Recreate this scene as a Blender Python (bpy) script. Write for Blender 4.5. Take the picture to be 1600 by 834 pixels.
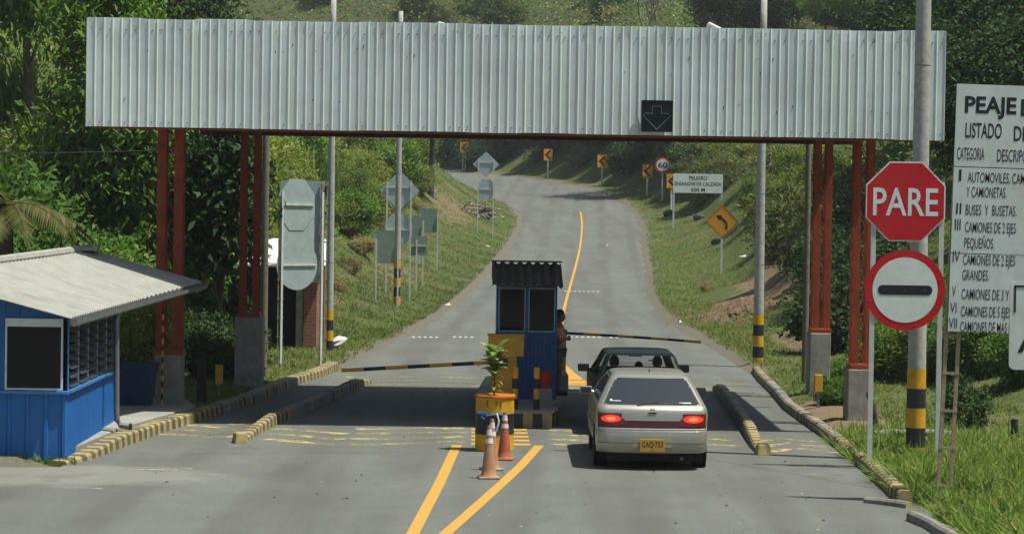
import bpy, math, random
import numpy as np
from math import sin, cos, tan, pi, radians, sqrt, atan2
from mathutils import Vector, Matrix
random.seed(7); rng = np.random.default_rng(7)
sc = bpy.context.scene
for o in list(bpy.data.objects): bpy.data.objects.remove(o)
COL = sc.collection

# ------------------------------------------------------------------ camera, sky, sun, exposure
CH = 3.85
YAW, PITCH, ROLL = radians(.8795), radians(1.333), radians(.87)
FW = Vector((sin(YAW)*cos(PITCH), cos(YAW)*cos(PITCH), -sin(PITCH)))
R0 = Vector((cos(YAW), -sin(YAW), 0)); U0 = R0.cross(FW)
CR = R0*cos(ROLL)+U0*sin(ROLL); CU = CR.cross(FW)
cd = bpy.data.cameras.new('camera'); cam = bpy.data.objects.new('camera', cd); COL.objects.link(cam)
cd.sensor_width = 36; cd.lens = 90; cd.clip_start = .5; cd.clip_end = 3000
cam.matrix_world = Matrix(((CR.x, CU.x, -FW.x, 0), (CR.y, CU.y, -FW.y, 0), (CR.z, CU.z, -FW.z, CH), (0, 0, 0, 1)))
sc.camera = cam

SUN = Vector((.38, -.12, 1)).normalized()
w = bpy.data.worlds.new('World'); sc.world = w; w.use_nodes = True
wn = w.node_tree.nodes; wn.clear()
sky = wn.new('ShaderNodeTexSky'); sky.sky_type = 'NISHITA'; sky.sun_disc = False
sky.sun_elevation = math.asin(SUN.z); sky.sun_rotation = atan2(SUN.x, SUN.y); sky.dust_density = 2.5; sky.air_density = 1.0
bg = wn.new('ShaderNodeBackground'); bg.inputs[1].default_value = .07
wo = wn.new('ShaderNodeOutputWorld')
w.node_tree.links.new(sky.outputs[0], bg.inputs[0]); w.node_tree.links.new(bg.outputs[0], wo.inputs[0])
ld = bpy.data.lights.new('sun', 'SUN'); ld.energy = 4.6; ld.angle = radians(.53); ld.color = (1, .98, .87)
lo = bpy.data.objects.new('sun', ld); COL.objects.link(lo); lo.rotation_euler = SUN.to_track_quat('Z', 'Y').to_euler(); lo.location = (20, 40, 60)
sc.view_settings.view_transform = 'Standard'; sc.view_settings.look = 'None'
sc.view_settings.gamma = 1; sc.view_settings.use_curve_mapping = False
sc.view_settings.exposure = .40
sc.render.engine = 'CYCLES'
sc.cycles.use_denoising = True; sc.cycles.max_bounces = 6; sc.cycles.transparent_max_bounces = 10
sc.cycles.use_adaptive_sampling = True; sc.cycles.adaptive_threshold = .02
HAZE = 0.0003

# ------------------------------------------------------------------ pixel helpers (positions read off the photograph, 1600 px wide)
F = 4000.
def ray(px, py): return FW + CR*((px-800)/F) - CU*((py-417)/F)
def at(px, py, Y):
    d = ray(px, py); return Vector((0, 0, CH)) + d*(Y/d.y)
def atz(px, py, z=0):
    d = ray(px, py); return Vector((0, 0, CH)) + d*((z-CH)/d.z)

# ------------------------------------------------------------------ materials
MATS = {}
def nodes(name):
    m = bpy.data.materials.new(name); m.use_nodes = True; nt = m.node_tree
    return m, nt, nt.nodes['Principled BSDF']
def L(nt, a, b): nt.links.new(a, b)
def noise(nt, scale, detail=4, co='Object', rough=.6):
    t = nt.nodes.new('ShaderNodeTexCoord'); n = nt.nodes.new('ShaderNodeTexNoise')
    n.inputs['Scale'].default_value = scale; n.inputs['Detail'].default_value = detail; n.inputs['Roughness'].default_value = rough
    L(nt, t.outputs[co], n.inputs['Vector']); return n
def ramp(nt, src, pts):
    r = nt.nodes.new('ShaderNodeValToRGB'); e = r.color_ramp.elements
    while len(e) < len(pts): e.new(.5)
    for i, (p, c) in enumerate(pts):
        e[i].position = p; e[i].color = (c, c, c, 1) if not hasattr(c, '__len__') else (*c, 1)
    L(nt, src, r.inputs[0]); return r.outputs[0]
def mix(nt, fac, a, b, mode='MIX'):
    n = nt.nodes.new('ShaderNodeMix'); n.data_type = 'RGBA'; n.blend_type = mode
    for s, v in ((n.inputs[0], fac), (n.inputs[6], a), (n.inputs[7], b)):
        if hasattr(v, 'is_linked') or hasattr(v, 'links'): L(nt, v, s)
        elif hasattr(v, '__len__'): s.default_value = (*v, 1)
        else: s.default_value = v
    return n.outputs[2]
def bump(nt, src, strength, dist=.02):
    b = nt.nodes.new('ShaderNodeBump'); b.inputs['Strength'].default_value = strength; b.inputs['Distance'].default_value = dist
    L(nt, src, b.inputs['Height']); return b.outputs[0]
def mat(name, c, rough=.6, metal=0, var=.25, scale=6, dirt=None, dirt_amt=.5, bumps=0, spec=.4, coat=0):
    """plain surface with uneven tone; dirt = colour of irregular stains"""
    if name in MATS: return MATS[name]
    m, nt, p = nodes(name)
    n = noise(nt, scale, 5)
    lo = tuple(x*(1-var) for x in c); hi = tuple(min(1, x*(1+var*.6)) for x in c)
    col = ramp(nt, n.outputs[0], [(.3, lo), (.7, hi)])
    if dirt:
        n2 = noise(nt, scale*.45, 8, rough=.75)
        f = ramp(nt, n2.outputs[0], [(.48, 0.), (.72, dirt_amt)])
        col = mix(nt, f, col, dirt)
    L(nt, col, p.inputs['Base Color'])
    p.inputs['Roughness'].default_value = rough; p.inputs['Metallic'].default_value = metal
    p.inputs['Specular IOR Level'].default_value = spec; p.inputs['Coat Weight'].default_value = coat
    if bumps: L(nt, bump(nt, n.outputs[0], bumps), p.inputs['Normal'])
    MATS[name] = m; return m
def leafmat(name, a, b, trans=.35, dry=None, rough=.55):
    if name in MATS: return MATS[name]
    m, nt, p = nodes(name)
    g = nt.nodes.new('ShaderNodeNewGeometry'); oi = nt.nodes.new('ShaderNodeObjectInfo')
    pts = [(0., a), (.85, b)] + ([(.93, dry)] if dry else [])
    col = ramp(nt, g.outputs['Random Per Island'], pts)
    h = nt.nodes.new('ShaderNodeHueSaturation'); L(nt, col, h.inputs['Color'])
    mr = nt.nodes.new('ShaderNodeMapRange'); L(nt, oi.outputs['Random'], mr.inputs[0]); mr.inputs[3].default_value = .72; mr.inputs[4].default_value = 1.25
    L(nt, mr.outputs[0], h.inputs['Value'])
    mr2 = nt.nodes.new('ShaderNodeMapRange'); L(nt, oi.outputs['Random'], mr2.inputs[0]); mr2.inputs[3].default_value = .515; mr2.inputs[4].default_value = .485
    L(nt, mr2.outputs[0], h.inputs['Hue'])
    L(nt, h.outputs[0], p.inputs['Base Color']); p.inputs['Roughness'].default_value = .72; p.inputs['Specular IOR Level'].default_value = .18
    tr = nt.nodes.new('ShaderNodeBsdfTranslucent'); L(nt, mix(nt, 1., h.outputs[0], (1.0, 1.15, .5), 'MULTIPLY'), tr.inputs[0])
    ms = nt.nodes.new('ShaderNodeMixShader'); ms.inputs[0].default_value = trans
    L(nt, p.outputs[0], ms.inputs[1]); L(nt, tr.outputs[0], ms.inputs[2]); L(nt, ms.outputs[0], nt.nodes['Material Output'].inputs[0])
    MATS[name] = m; return m

# ------------------------------------------------------------------ mesh builder
class MB:
    def __init__(s): s.v = []; s.f = []; s.m = []
    def add(s, vs, fs, m=0):
        b = len(s.v); s.v += [tuple(x) for x in vs]; s.f += [tuple(i+b for i in f) for f in fs]; s.m += [m]*len(fs); return s
    def box(s, c, d, m=0, rz=0, rx=0, ry=0, taper=1):
        M = Matrix.Translation(c) @ Matrix.Rotation(rz, 4, 'Z') @ Matrix.Rotation(ry, 4, 'Y') @ Matrix.Rotation(rx, 4, 'X')
        v = []
        for z in (-.5, .5):
            t = taper if z > 0 else 1
            for x, y in ((-.5, -.5), (.5, -.5), (.5, .5), (-.5, .5)): v.append(M @ Vector((x*d[0]*t, y*d[1]*t, z*d[2])))
        return s.add(v, [(3, 2, 1, 0), (4, 5, 6, 7), (0, 1, 5, 4), (1, 2, 6, 5), (2, 3, 7, 6), (3, 0, 4, 7)], m)
    def tube(s, pts, r, n=8, m=0, cap=True):
        pts = [Vector(p) for p in pts]; k = len(pts); rs = r if hasattr(r, '__len__') else [r]*k
        v = []; fs = []
        for i, p in enumerate(pts):
            t = (pts[min(i+1, k-1)]-pts[max(i-1, 0)]).normalized()
            a = Vector((0, 0, 1)) if abs(t.z) < .9 else Vector((0, 1, 0))
            x = t.cross(a).normalized(); y = x.cross(t)
            for j in range(n):
                q = 2*pi*j/n; v.append(p+(x*cos(q)+y*sin(q))*rs[i])
        for i in range(k-1):
            for j in range(n):
                fs.append((i*n+j, i*n+(j+1) % n, (i+1)*n+(j+1) % n, (i+1)*n+j))
        if cap: fs += [tuple(range(n))[::-1], tuple((k-1)*n+j for j in range(n))]
        # orientation: tube rings run clockwise seen along t, flip
        return s.add(v, [f[::-1] for f in fs], m)
    def lathe(s, prof, n=20, m=0, c=(0, 0, 0), mats=None):
        k = len(prof); v = []
        for r, z in prof:
            for j in range(n): v.append((c[0]+r*cos(2*pi*j/n), c[1]+r*sin(2*pi*j/n), c[2]+z))
        for i in range(k-1):
            pass
        b = len(s.v); s.v += v
        for i in range(k-1):
            for j in range(n):
                s.f.append((b+i*n+j, b+i*n+(j+1) % n, b+(i+1)*n+(j+1) % n, b+(i+1)*n+j)); s.m.append(mats[i] if mats else m)
        s.f.append(tuple(b+j for j in range(n))[::-1]); s.m.append(mats[0] if mats else m)
        s.f.append(tuple(b+(k-1)*n+j for j in range(n))); s.m.append(mats[-1] if mats else m)
        return s
    def prism(s, poly, y0, y1, m=0):
        """poly: (x,z) counter-clockwise seen from -Y; solid between y0 (front) and y1"""
        n = len(poly); v = [(x, y0, z) for x, z in poly]+[(x, y1, z) for x, z in poly]
        fs = [tuple(range(n)), tuple(range(2*n-1, n-1, -1))]+[(i, i+n, (i+1) % n+n, (i+1) % n) for i in range(n)]
        return s.add(v, fs, m)
    def slab(s, poly, z0, z1, m=0):
        n = len(poly); v = [(x, y, z0) for x, y in poly]+[(x, y, z1) for x, y in poly]
        fs = [tuple(range(n))[::-1], tuple(range(n, 2*n))]+[(i, (i+1) % n, (i+1) % n+n, i+n) for i in range(n)]
        return s.add(v, fs, m)
    def ring(s, ro, ri, y0, y1, n=40, m=0, cx=0, cz=0):
        v = []
        for r, y in ((ro, y0), (ri, y0), (ri, y1), (ro, y1)):
            for j in range(n): v.append((cx+r*cos(2*pi*j/n), y, cz+r*sin(2*pi*j/n)))
        fs = []
        for k in range(4):
            for j in range(n):
                a, b = k*n+j, k*n+(j+1) % n; c, d = ((k+1) % 4)*n+(j+1) % n, ((k+1) % 4)*n+j
                fs.append((a, d, c, b) if True else 0)
        return s.add(v, [f[::-1] for f in fs], m)
    def grid(s, P, m=0):
        """P: rows of points"""
        r, c = len(P), len(P[0])
        return s.add([p for row in P for p in row], [(i*c+j, i*c+j+1, (i+1)*c+j+1, (i+1)*c+j) for i in range(r-1) for j in range(c-1)], m)
    def xf(s, M): s.v = [tuple(M @ Vector(p)) for p in s.v]; return s
    def build(s, name, mats, parent=None, smooth=False, bevel=0, loc=None, sub=0):
        me = bpy.data.meshes.new(name); me.from_pydata(s.v, [], s.f)
        for mm in (mats if isinstance(mats, (list, tuple)) else [mats]): me.materials.append(mm)
        me.polygons.foreach_set('material_index', s.m)
        if smooth:
            me.polygons.foreach_set('use_smooth', [True]*len(s.f))
        me.update(); o = bpy.data.objects.new(name, me); COL.objects.link(o)
        if smooth and smooth != 'all':
            try: me.set_sharp_from_angle(angle=radians(40))
            except Exception: pass
        if parent: o.parent = parent
        if loc is not None: o.location = loc
        if bevel:
            b = o.modifiers.new('bevel', 'BEVEL'); b.width = bevel; b.segments = 2; b.limit_method = 'ANGLE'
        if sub:
            b = o.modifiers.new('sub', 'SUBSURF'); b.levels = b.render_levels = sub
        return o
    _tc = {}
    def text(s, txt, x, z, h, y, width=None, off=0., m=0, align='l', maxw=None):
        """lettering in the XZ plane facing -Y; h = capital height; width = forced total width"""
        key = (txt, off)
        if key not in MB._tc:
            cu = bpy.data.curves.new('t', 'FONT'); cu.body = txt; cu.size = 1; cu.offset = off; cu.resolution_u = 3; cu.fill_mode = 'FRONT'
            ob = bpy.data.objects.new('t', cu); COL.objects.link(ob); dg = bpy.context.evaluated_depsgraph_get()
            me = bpy.data.meshes.new_from_object(ob.evaluated_get(dg))
            MB._tc[key] = ([tuple(p.co) for p in me.vertices], [tuple(p.vertices) for p in me.polygons])
            bpy.data.objects.remove(ob); bpy.data.curves.remove(cu); bpy.data.meshes.remove(me)
        vs, fs = MB._tc[key]
        x0 = min(p[0] for p in vs); x1 = max(p[0] for p in vs)
        k = h/.73; kx = (width/(x1-x0)) if width else k*.8
        if maxw and kx*(x1-x0) > maxw: kx = maxw/(x1-x0)
        wd = kx*(x1-x0); ox = {'l': 0, 'c': -wd/2, 'r': -wd}[align]
        fs2 = []
        for f in fs:
            a, b, c = (vs[i] for i in f[:3])
            cr = (b[0]-a[0])*(c[1]-a[1])-(b[1]-a[1])*(c[0]-a[0])
            fs2.append(f if cr > 0 else f[::-1])
        return s.add([(x+ox+(p[0]-x0)*kx, y, z+p[1]*k) for p in vs], fs2, m)

def tag(o, label=None, cat=None, group=None, kind=None):
    if label: o['label'] = label
    if cat: o['category'] = cat
    if group: o['group'] = group
    if kind: o['kind'] = kind
    return o
def thing(name, label, cat, loc=(0, 0, 0), rz=0, group=None):
    o = bpy.data.objects.new(name, None); COL.objects.link(o); o.empty_display_size = .2
    o.location = loc; o.rotation_euler = (0, 0, rz); return tag(o, label, cat, group)
def struct(o): return tag(o, kind='structure')
KIDS = {}
def dup(root, loc, rz=0, label=None, scale=None, group=None):
    def cp(o, par):
        c = o.copy(); COL.objects.link(c)
        if par: c.parent = par
        for ch in o.children: cp(ch, c)
        return c
    r = cp(root, None); r.location = loc; r.rotation_euler = (0, 0, rz)
    if label: r['label'] = label
    if group: r['group'] = group
    if scale: r.scale = scale if hasattr(scale, '__len__') else (scale,)*3
    return r
def npmesh(name, V, Fq, mats, mi=None, parent=None):
    """big mesh from numpy arrays (faces all of one size)"""
    me = bpy.data.meshes.new(name); n, k = Fq.shape
    me.vertices.add(len(V)); me.vertices.foreach_set('co', np.ascontiguousarray(V, np.float32).ravel())
    me.loops.add(n*k); me.loops.foreach_set('vertex_index', np.ascontiguousarray(Fq, np.int32).ravel())
    me.polygons.add(n); me.polygons.foreach_set('loop_start', np.arange(0, n*k, k, dtype=np.int32))
    try: me.polygons.foreach_set('loop_total', np.full(n, k, np.int32))
    except Exception: pass
    for m in mats: me.materials.append(m)
    if mi is not None: me.polygons.foreach_set('material_index', np.ascontiguousarray(mi, np.int32))
    me.update(calc_edges=True); me.validate()
    o = bpy.data.objects.new(name, me); COL.objects.link(o)
    if parent: o.parent = parent
    return o

# ------------------------------------------------------------------ palette
white = mat('white_paint', (.72, .77, .77), .5, var=.08, dirt=(.35, .34, .3), dirt_amt=.35)
signback = mat('sign_back_metal', (.41, .50, .52), .42, .25, var=.10, dirt=(.3, .3, .28), dirt_amt=.3)
backgreen = mat('sign_back_olive', (.19, .255, .22), .6, var=.15)
postw = mat('post_white', (.60, .62, .60), .5, var=.12, dirt=(.3, .25, .18), dirt_amt=.5)
black = mat('black_paint', (.022, .026, .03), .5, var=.2)
yellow = mat('yellow_paint', (.62, .33, .02), .55, var=.15, dirt=(.25, .17, .05), dirt_amt=.5)
yelsign = mat('sign_yellow', (.66, .30, .012), .45, var=.06)
red = mat('sign_red', (.56, .012, .024), .38, var=.12, scale=3, dirt=(.42, .05, .05), dirt_amt=.5)
orange_red = mat('red_oxide_steel', (.30, .050, .014), .55, var=.3, dirt=(.12, .022, .01), dirt_amt=.7)
shaded_red = mat('shaded_red_beam', (.12, .022, .014), .6, var=.25)  # same red steel, with the shade under the canopy put into the colour
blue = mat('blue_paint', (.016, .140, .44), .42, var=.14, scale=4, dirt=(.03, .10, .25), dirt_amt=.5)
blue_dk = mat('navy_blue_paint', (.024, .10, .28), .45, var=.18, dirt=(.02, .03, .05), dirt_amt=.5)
concrete = mat('concrete', (.30, .29, .26), .85, var=.22, scale=5, dirt=(.12, .12, .11), dirt_amt=.6, bumps=.3)
concpole = mat('concrete_pole', (.40, .40, .37), .8, var=.2, scale=9, dirt=(.2, .19, .17), dirt_amt=.5, bumps=.3)
pavec = mat('pavement_concrete', (.30, .295, .27), .85, var=.12, scale=2, dirt=(.16, .15, .13), dirt_amt=.4)
woodp = mat('weathered_wood', (.17, .155, .13), .85, var=.35, scale=12)
darkw = mat('dark_wood', (.035, .03, .026), .9, var=.3)
bark = mat('bark', (.10, .085, .065), .9, var=.4, scale=10, bumps=.6)
barklt = mat('pale_bark', (.26, .24, .2), .9, var=.3, scale=10)
rubber = mat('rubber', (.02, .02, .021), .75, var=.2)
dkplastic = mat('dark_plastic', (.02, .022, .024), .45, var=.15)
chrome = mat('chrome', (.7, .7, .7), .18, 1., var=.05)
steel = mat('galvanised_pipe', (.21, .22, .23), .5, .5, var=.15)
darkint = mat('dark_interior', (.012, .014, .016), .8, var=.2)
skin = mat('skin', (.30, .16, .10), .55, var=.06)
hairm = mat('hair', (.012, .009, .008), .6, var=.2)
def glassmat(name, tint, tr, rough=.06):
    m, nt, p = nodes(name); p.inputs['Base Color'].default_value = (.01, .013, .015, 1); p.inputs['Roughness'].default_value = rough
    t = nt.nodes.new('ShaderNodeBsdfTransparent'); t.inputs[0].default_value = (*tint, 1)
    ms = nt.nodes.new('ShaderNodeMixShader'); ms.inputs[0].default_value = tr
    L(nt, p.outputs[0], ms.inputs[1]); L(nt, t.outputs[0], ms.inputs[2]); L(nt, ms.outputs[0], nt.nodes['Material Output'].inputs[0]); MATS[name] = m; return m
glass_clear = glassmat('window_glass', (.85, .9, .9), .9)
glass_dark = glassmat('dark_window_glass', (.25, .28, .3), .45)
tint, ntt, pp = nodes('tinted_rear_glass'); pp.inputs['Base Color'].default_value = (.03, .036, .042, 1); pp.inputs['Roughness'].default_value = .12
def emis(name, c, base, st):
    m, nt, p = nodes(name); p.inputs['Base Color'].default_value = (*base, 1); p.inputs['Emission Color'].default_value = (*c, 1); p.inputs['Emission Strength'].default_value = st; return m

# ------------------------------------------------------------------ road centreline and terrain
ST = np.array([  # x, y, half width, z, cross slope
 (-.1, 2, 5.9, 0, 0), (-.1, 20, 5.9, 0, 0), (-.08, 38, 5.8, 0, 0), (.62, 45.5, 5.34, 0, 0), (1.33, 54.8, 4.95, 0, 0), (1.78, 59.8, 4.8, 0, 0),
 (2.15, 69, 4.6, 0, 0), (2.5, 78, 4.25, .0, 0), (2.75, 87, 3.9, .03, 0), (3.75, 110, 3.8, .22, 0), (4.8, 127, 3.8, .82, 0), (6, 148, 3.8, 1.68, 0),
 (6.7, 160, 3.8, 2.5, .01), (6.95, 168, 3.8, 3.15, .02), (6.4, 178, 3.9, 4.15, .04), (5.1, 190, 4., 4.95, .055), (2.9, 205, 4., 5.6, .06), (-.2, 220, 4., 6.2, .06),
 (-4.2, 235, 4., 6.8, .06), (-9.5, 246, 4., 7.25, .06), (-18, 254, 4., 7.7, .05), (-32, 258, 4., 8.3, .04), (-70, 258, 4., 9.8, 0)])
def catmull(P, step):
    out = []
    for i in range(len(P)-1):
        p0, p1, p2, p3 = P[max(i-1, 0)], P[i], P[i+1], P[min(i+2, len(P)-1)]
        n = max(2, int(np.linalg.norm(p2[:2]-p1[:2])/step))
        t = np.linspace(0, 1, n, endpoint=False)[:, None]
        m1 = (p2-p0)*.5; m2 = (p3-p1)*.5
        # scale tangents to this segment (non-uniform spacing)
        L0 = np.linalg.norm(p1[:2]-p0[:2])+1e-6; L1 = np.linalg.norm(p2[:2]-p1[:2]); L2 = np.linalg.norm(p3[:2]-p2[:2])+1e-6
        m1 = (p2-p0)/(L0+L1)*L1 if i else (p2-p1); m2 = (p3-p1)/(L1+L2)*L1 if i+2 < len(P) else (p2-p1)
        out.append((2*t**3-3*t**2+1)*p1+(t**3-2*t**2+t)*m1+(-2*t**3+3*t**2)*p2+(t**3-t**2)*m2)
    out.append(P[-1:]); return np.concatenate(out)
CL = catmull(ST, 1.2)
TG = np.gradient(CL[:, :2], axis=0); TG /= np.linalg.norm(TG, axis=1)[:, None]
NR = np.stack([TG[:, 1], -TG[:, 0]], 1)      # towards the outer side of the bend
def sm(a, b, x): t = np.clip((x-a)/(np.asarray(b)-a), 0, 1); return t*t*(3-2*t)
def nz(x, y, s):
    return (np.sin(x*s*1.3+1.7+2*np.sin(y*s*.7))+np.sin(y*s*1.1+.4+1.5*np.sin(x*s*.9+2))+.6*np.sin((x+y)*s*2.3+1.1)+.5*np.sin((x*1.7-y)*s*3.1))/3.1
def near(x, y):
    x = np.atleast_1d(np.asarray(x, float)); y = np.atleast_1d(np.asarray(y, float)); I = np.empty(len(x), int)
    for k in range(0, len(x), 4000):
        d2 = (x[k:k+4000, None]-CL[None, :, 0])**2+(y[k:k+4000, None]-CL[None, :, 1])**2; I[k:k+4000] = d2.argmin(1)
    return x, y, I
def field(x, y):
    """(height, distance outside the road edge, side)"""
    x, y, I = near(x, y)
    lat = (x-CL[I, 0])*NR[I, 0]+(y-CL[I, 1])*NR[I, 1]
    dist = np.hypot(x-CL[I, 0], y-CL[I, 1]); hw = CL[I, 2]
    d = np.maximum(dist, np.abs(lat))-hw; side = np.sign(lat)
    yy = CL[I, 1]; zr = CL[I, 3]+np.clip(lat, -hw-3, hw+3)*CL[I, 4]
    d = np.where((y < 37.2) & (x < 0) & (x > -17), -1., d)
    # left side
    d1 = np.interp(yy, [30, 48, 60, 70, 90], [11, 8, 5, 1.2, .8]); s1 = np.interp(yy, [60, 80, 140, 165], [.22, .3, .3, .55])
    a = d-d1
    t0 = np.where(yy < 61, .3, 0.)
    zl = .11*sm(t0, t0+.35, d)+s1*np.clip(a, 0, 3)+np.interp(yy, [40, 60, 80], [.3, .55, .72])*np.clip(a-3, 0, 9)+.42*np.clip(a-12, 0, 60)
    d2 = np.interp(yy, [30, 45, 58, 75, 150, 170], [8, 6, 3, 2., 1.6, 1.6]); s2 = np.interp(yy, [60, 165, 185], [.3, .35, .6]); s3 = np.interp(yy, [45, 60, 150, 185], [.4, .8, .85, 1.25])
    b = d-d2
    zz = .11*sm(t0, t0+.35, d)+s2*np.clip(b, 0, 2.2)+s3*np.clip(b-2.2, 0, 8)+.50*np.clip(b-10.2, 0, 80)
    z = np.where(side < 0, zl, zz)
    rough = sm(.6, 4, d)*(.10*nz(x, y, 1.1)+.28*sm(3, 9, d)*nz(x+9, y, .35)+.9*sm(10, 30, d)*nz(x, y+5, .12))
    rough = rough*np.where(yy < 62, .35, 1)
    z = np.where(d > t0, z+rough, -.07*sm(t0, t0-.35, d))
    return zr+z, d, side
def gz(x, y): return float(field(x, y)[0][0])
def hit(px, py):
    """where the sight line of a photograph pixel meets the terrain"""
    d = ray(px, py); Y = np.linspace(28, 330, 1500); P = np.array([[d.x*y/d.y, y, CH+d.z*y/d.y] for y in Y])
    h = field(P[:, 0], P[:, 1])[0]; k = np.argmax(P[:, 2] < h)
    return Vector(P[k])
def ground(px, Y):
    """point of the terrain below the photograph column px at depth Y"""
    x = at(px, 323+(px-740)*.0152, Y).x; return Vector((x, Y, gz(x, Y)))

# ------------------------------------------------------------------ ground sheet
def terrain():
    xs = np.concatenate([-np.geomspace(150, 15.5, 46), np.arange(-15, 15.01, .4), np.geomspace(15.5, 150, 46)])
    ys = np.concatenate([np.arange(-12, 26, 2.), np.arange(26, 110, .45), np.arange(110, 262, 1.), np.arange(262, 420, 4.)])
    X, Y = np.meshgrid(xs, ys); z, d, side = field(X.ravel(), Y.ravel())
    V = np.stack([X.ravel(), Y.ravel(), z], 1); nx, ny = len(xs), len(ys)
    i = np.arange(nx*ny).reshape(ny, nx); Q = np.stack([i[:-1, :-1], i[:-1, 1:], i[1:, 1:], i[1:, :-1]], -1).reshape(-1, 4)
    m, nt, p = nodes('ground_material')
    at1 = nt.nodes.new('ShaderNodeAttribute'); at1.attribute_name = 'soil'
    n1 = noise(nt, .5, 6); n2 = noise(nt, 4., 6, rough=.7); n3 = noise(nt, 25., 4); n4 = noise(nt, .09, 4)
    grass = ramp(nt, n2.outputs[0], [(.25, (.040, .066, .016)), (.55, (.075, .105, .030)), (.8, (.125, .135, .045))])
    dry = ramp(nt, n3.outputs[0], [(.25, (.10, .085, .04)), (.75, (.17, .15, .075))])
    f = ramp(nt, n1.outputs[0], [(.45, 0.), (.68, .85)]); c = mix(nt, f, grass, dry)
    hillc = ramp(nt, n2.outputs[0], [(.25, (.026, .040, .013)), (.5, (.055, .062, .024)), (.8, (.095, .082, .042))])
    at2 = nt.nodes.new('ShaderNodeAttribute'); at2.attribute_name = 'hill'
    c = mix(nt, at2.outputs['Fac'], c, hillc)
    soilc = ramp(nt, n3.outputs[0], [(.2, (.11, .075, .045)), (.55, (.20, .145, .09)), (.8, (.29, .23, .15))])
    ms = nt.nodes.new('ShaderNodeMath'); ms.operation = 'MULTIPLY_ADD'; L(nt, n2.outputs[0], ms.inputs[0]); ms.inputs[1].default_value = 1.4; L(nt, at1.outputs['Fac'], ms.inputs[2])
    sf = ramp(nt, ms.outputs[0], [(.95, 0.), (1.25, 1.)])
    c = mix(nt, sf, c, soilc)
    at3 = nt.nodes.new('ShaderNodeAttribute'); at3.attribute_name = 'dust'; n6 = noise(nt, 1.3, 7, rough=.75)
    m6 = nt.nodes.new('ShaderNodeMath'); m6.operation = 'MULTIPLY_ADD'; L(nt, n6.outputs[0], m6.inputs[0]); m6.inputs[1].default_value = 1.3; L(nt, at3.outputs['Fac'], m6.inputs[2])
    c = mix(nt, ramp(nt, m6.outputs[0], [(.98, 0.), (1.3, .9)]), c, ramp(nt, n3.outputs[0], [(.25, (.095, .085, .068)), (.75, (.19, .175, .145))])); L(nt, c, p.inputs['Base Color']); p.inputs['Roughness'].default_value = .95; p.inputs['Specular IOR Level'].default_value = .15
    L(nt, bump(nt, n3.outputs[0], .7, .05), p.inputs['Normal'])
    o = npmesh('ground', V, Q, [m])
    x, y = V[:, 0], V[:, 1]
    dust = np.exp(-(np.clip(d, 0, 9)/.62)**2)*.62*(y > 58); soil = d*0           # worn shoulder along the road
    def blob(cx, cy, rx, ry, a=1.): return a*np.exp(-((x-cx)/rx)**4-((y-cy)/ry)**4)
    soil = np.maximum.reduce([soil, blob(6.75, 47.2, .75, 3.4), blob(10.3, 92, 1.5, 7, .52), blob(9.6, 72, 1.4, 5, .38), blob(12.4, 100, 2., 8, .5), blob(9.2, 41, 1.2, .9, .8), blob(8.1, 33.4, .9, 1.2, .75), blob(-1.5, 155, 1.6, 7, .34), blob(-5.5, 80, 1.5, 10, .36), blob(-3.2, 108, 1., 9, .33)])
    dust = np.maximum(dust, blob(-9, 36.6, 3.3, .9, .8)); hill = sm(6, 12, d)*sm(125, 165, y)*.8
    for nm, val in (('soil', soil), ('hill', hill), ('dust', dust)):
        a = o.data.attributes.new(nm, 'FLOAT', 'POINT'); a.data.foreach_set('value', val.astype(np.float32))
    o.data.polygons.foreach_set('use_smooth', np.ones(len(Q), bool))
    struct(o)
terrain()

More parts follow.
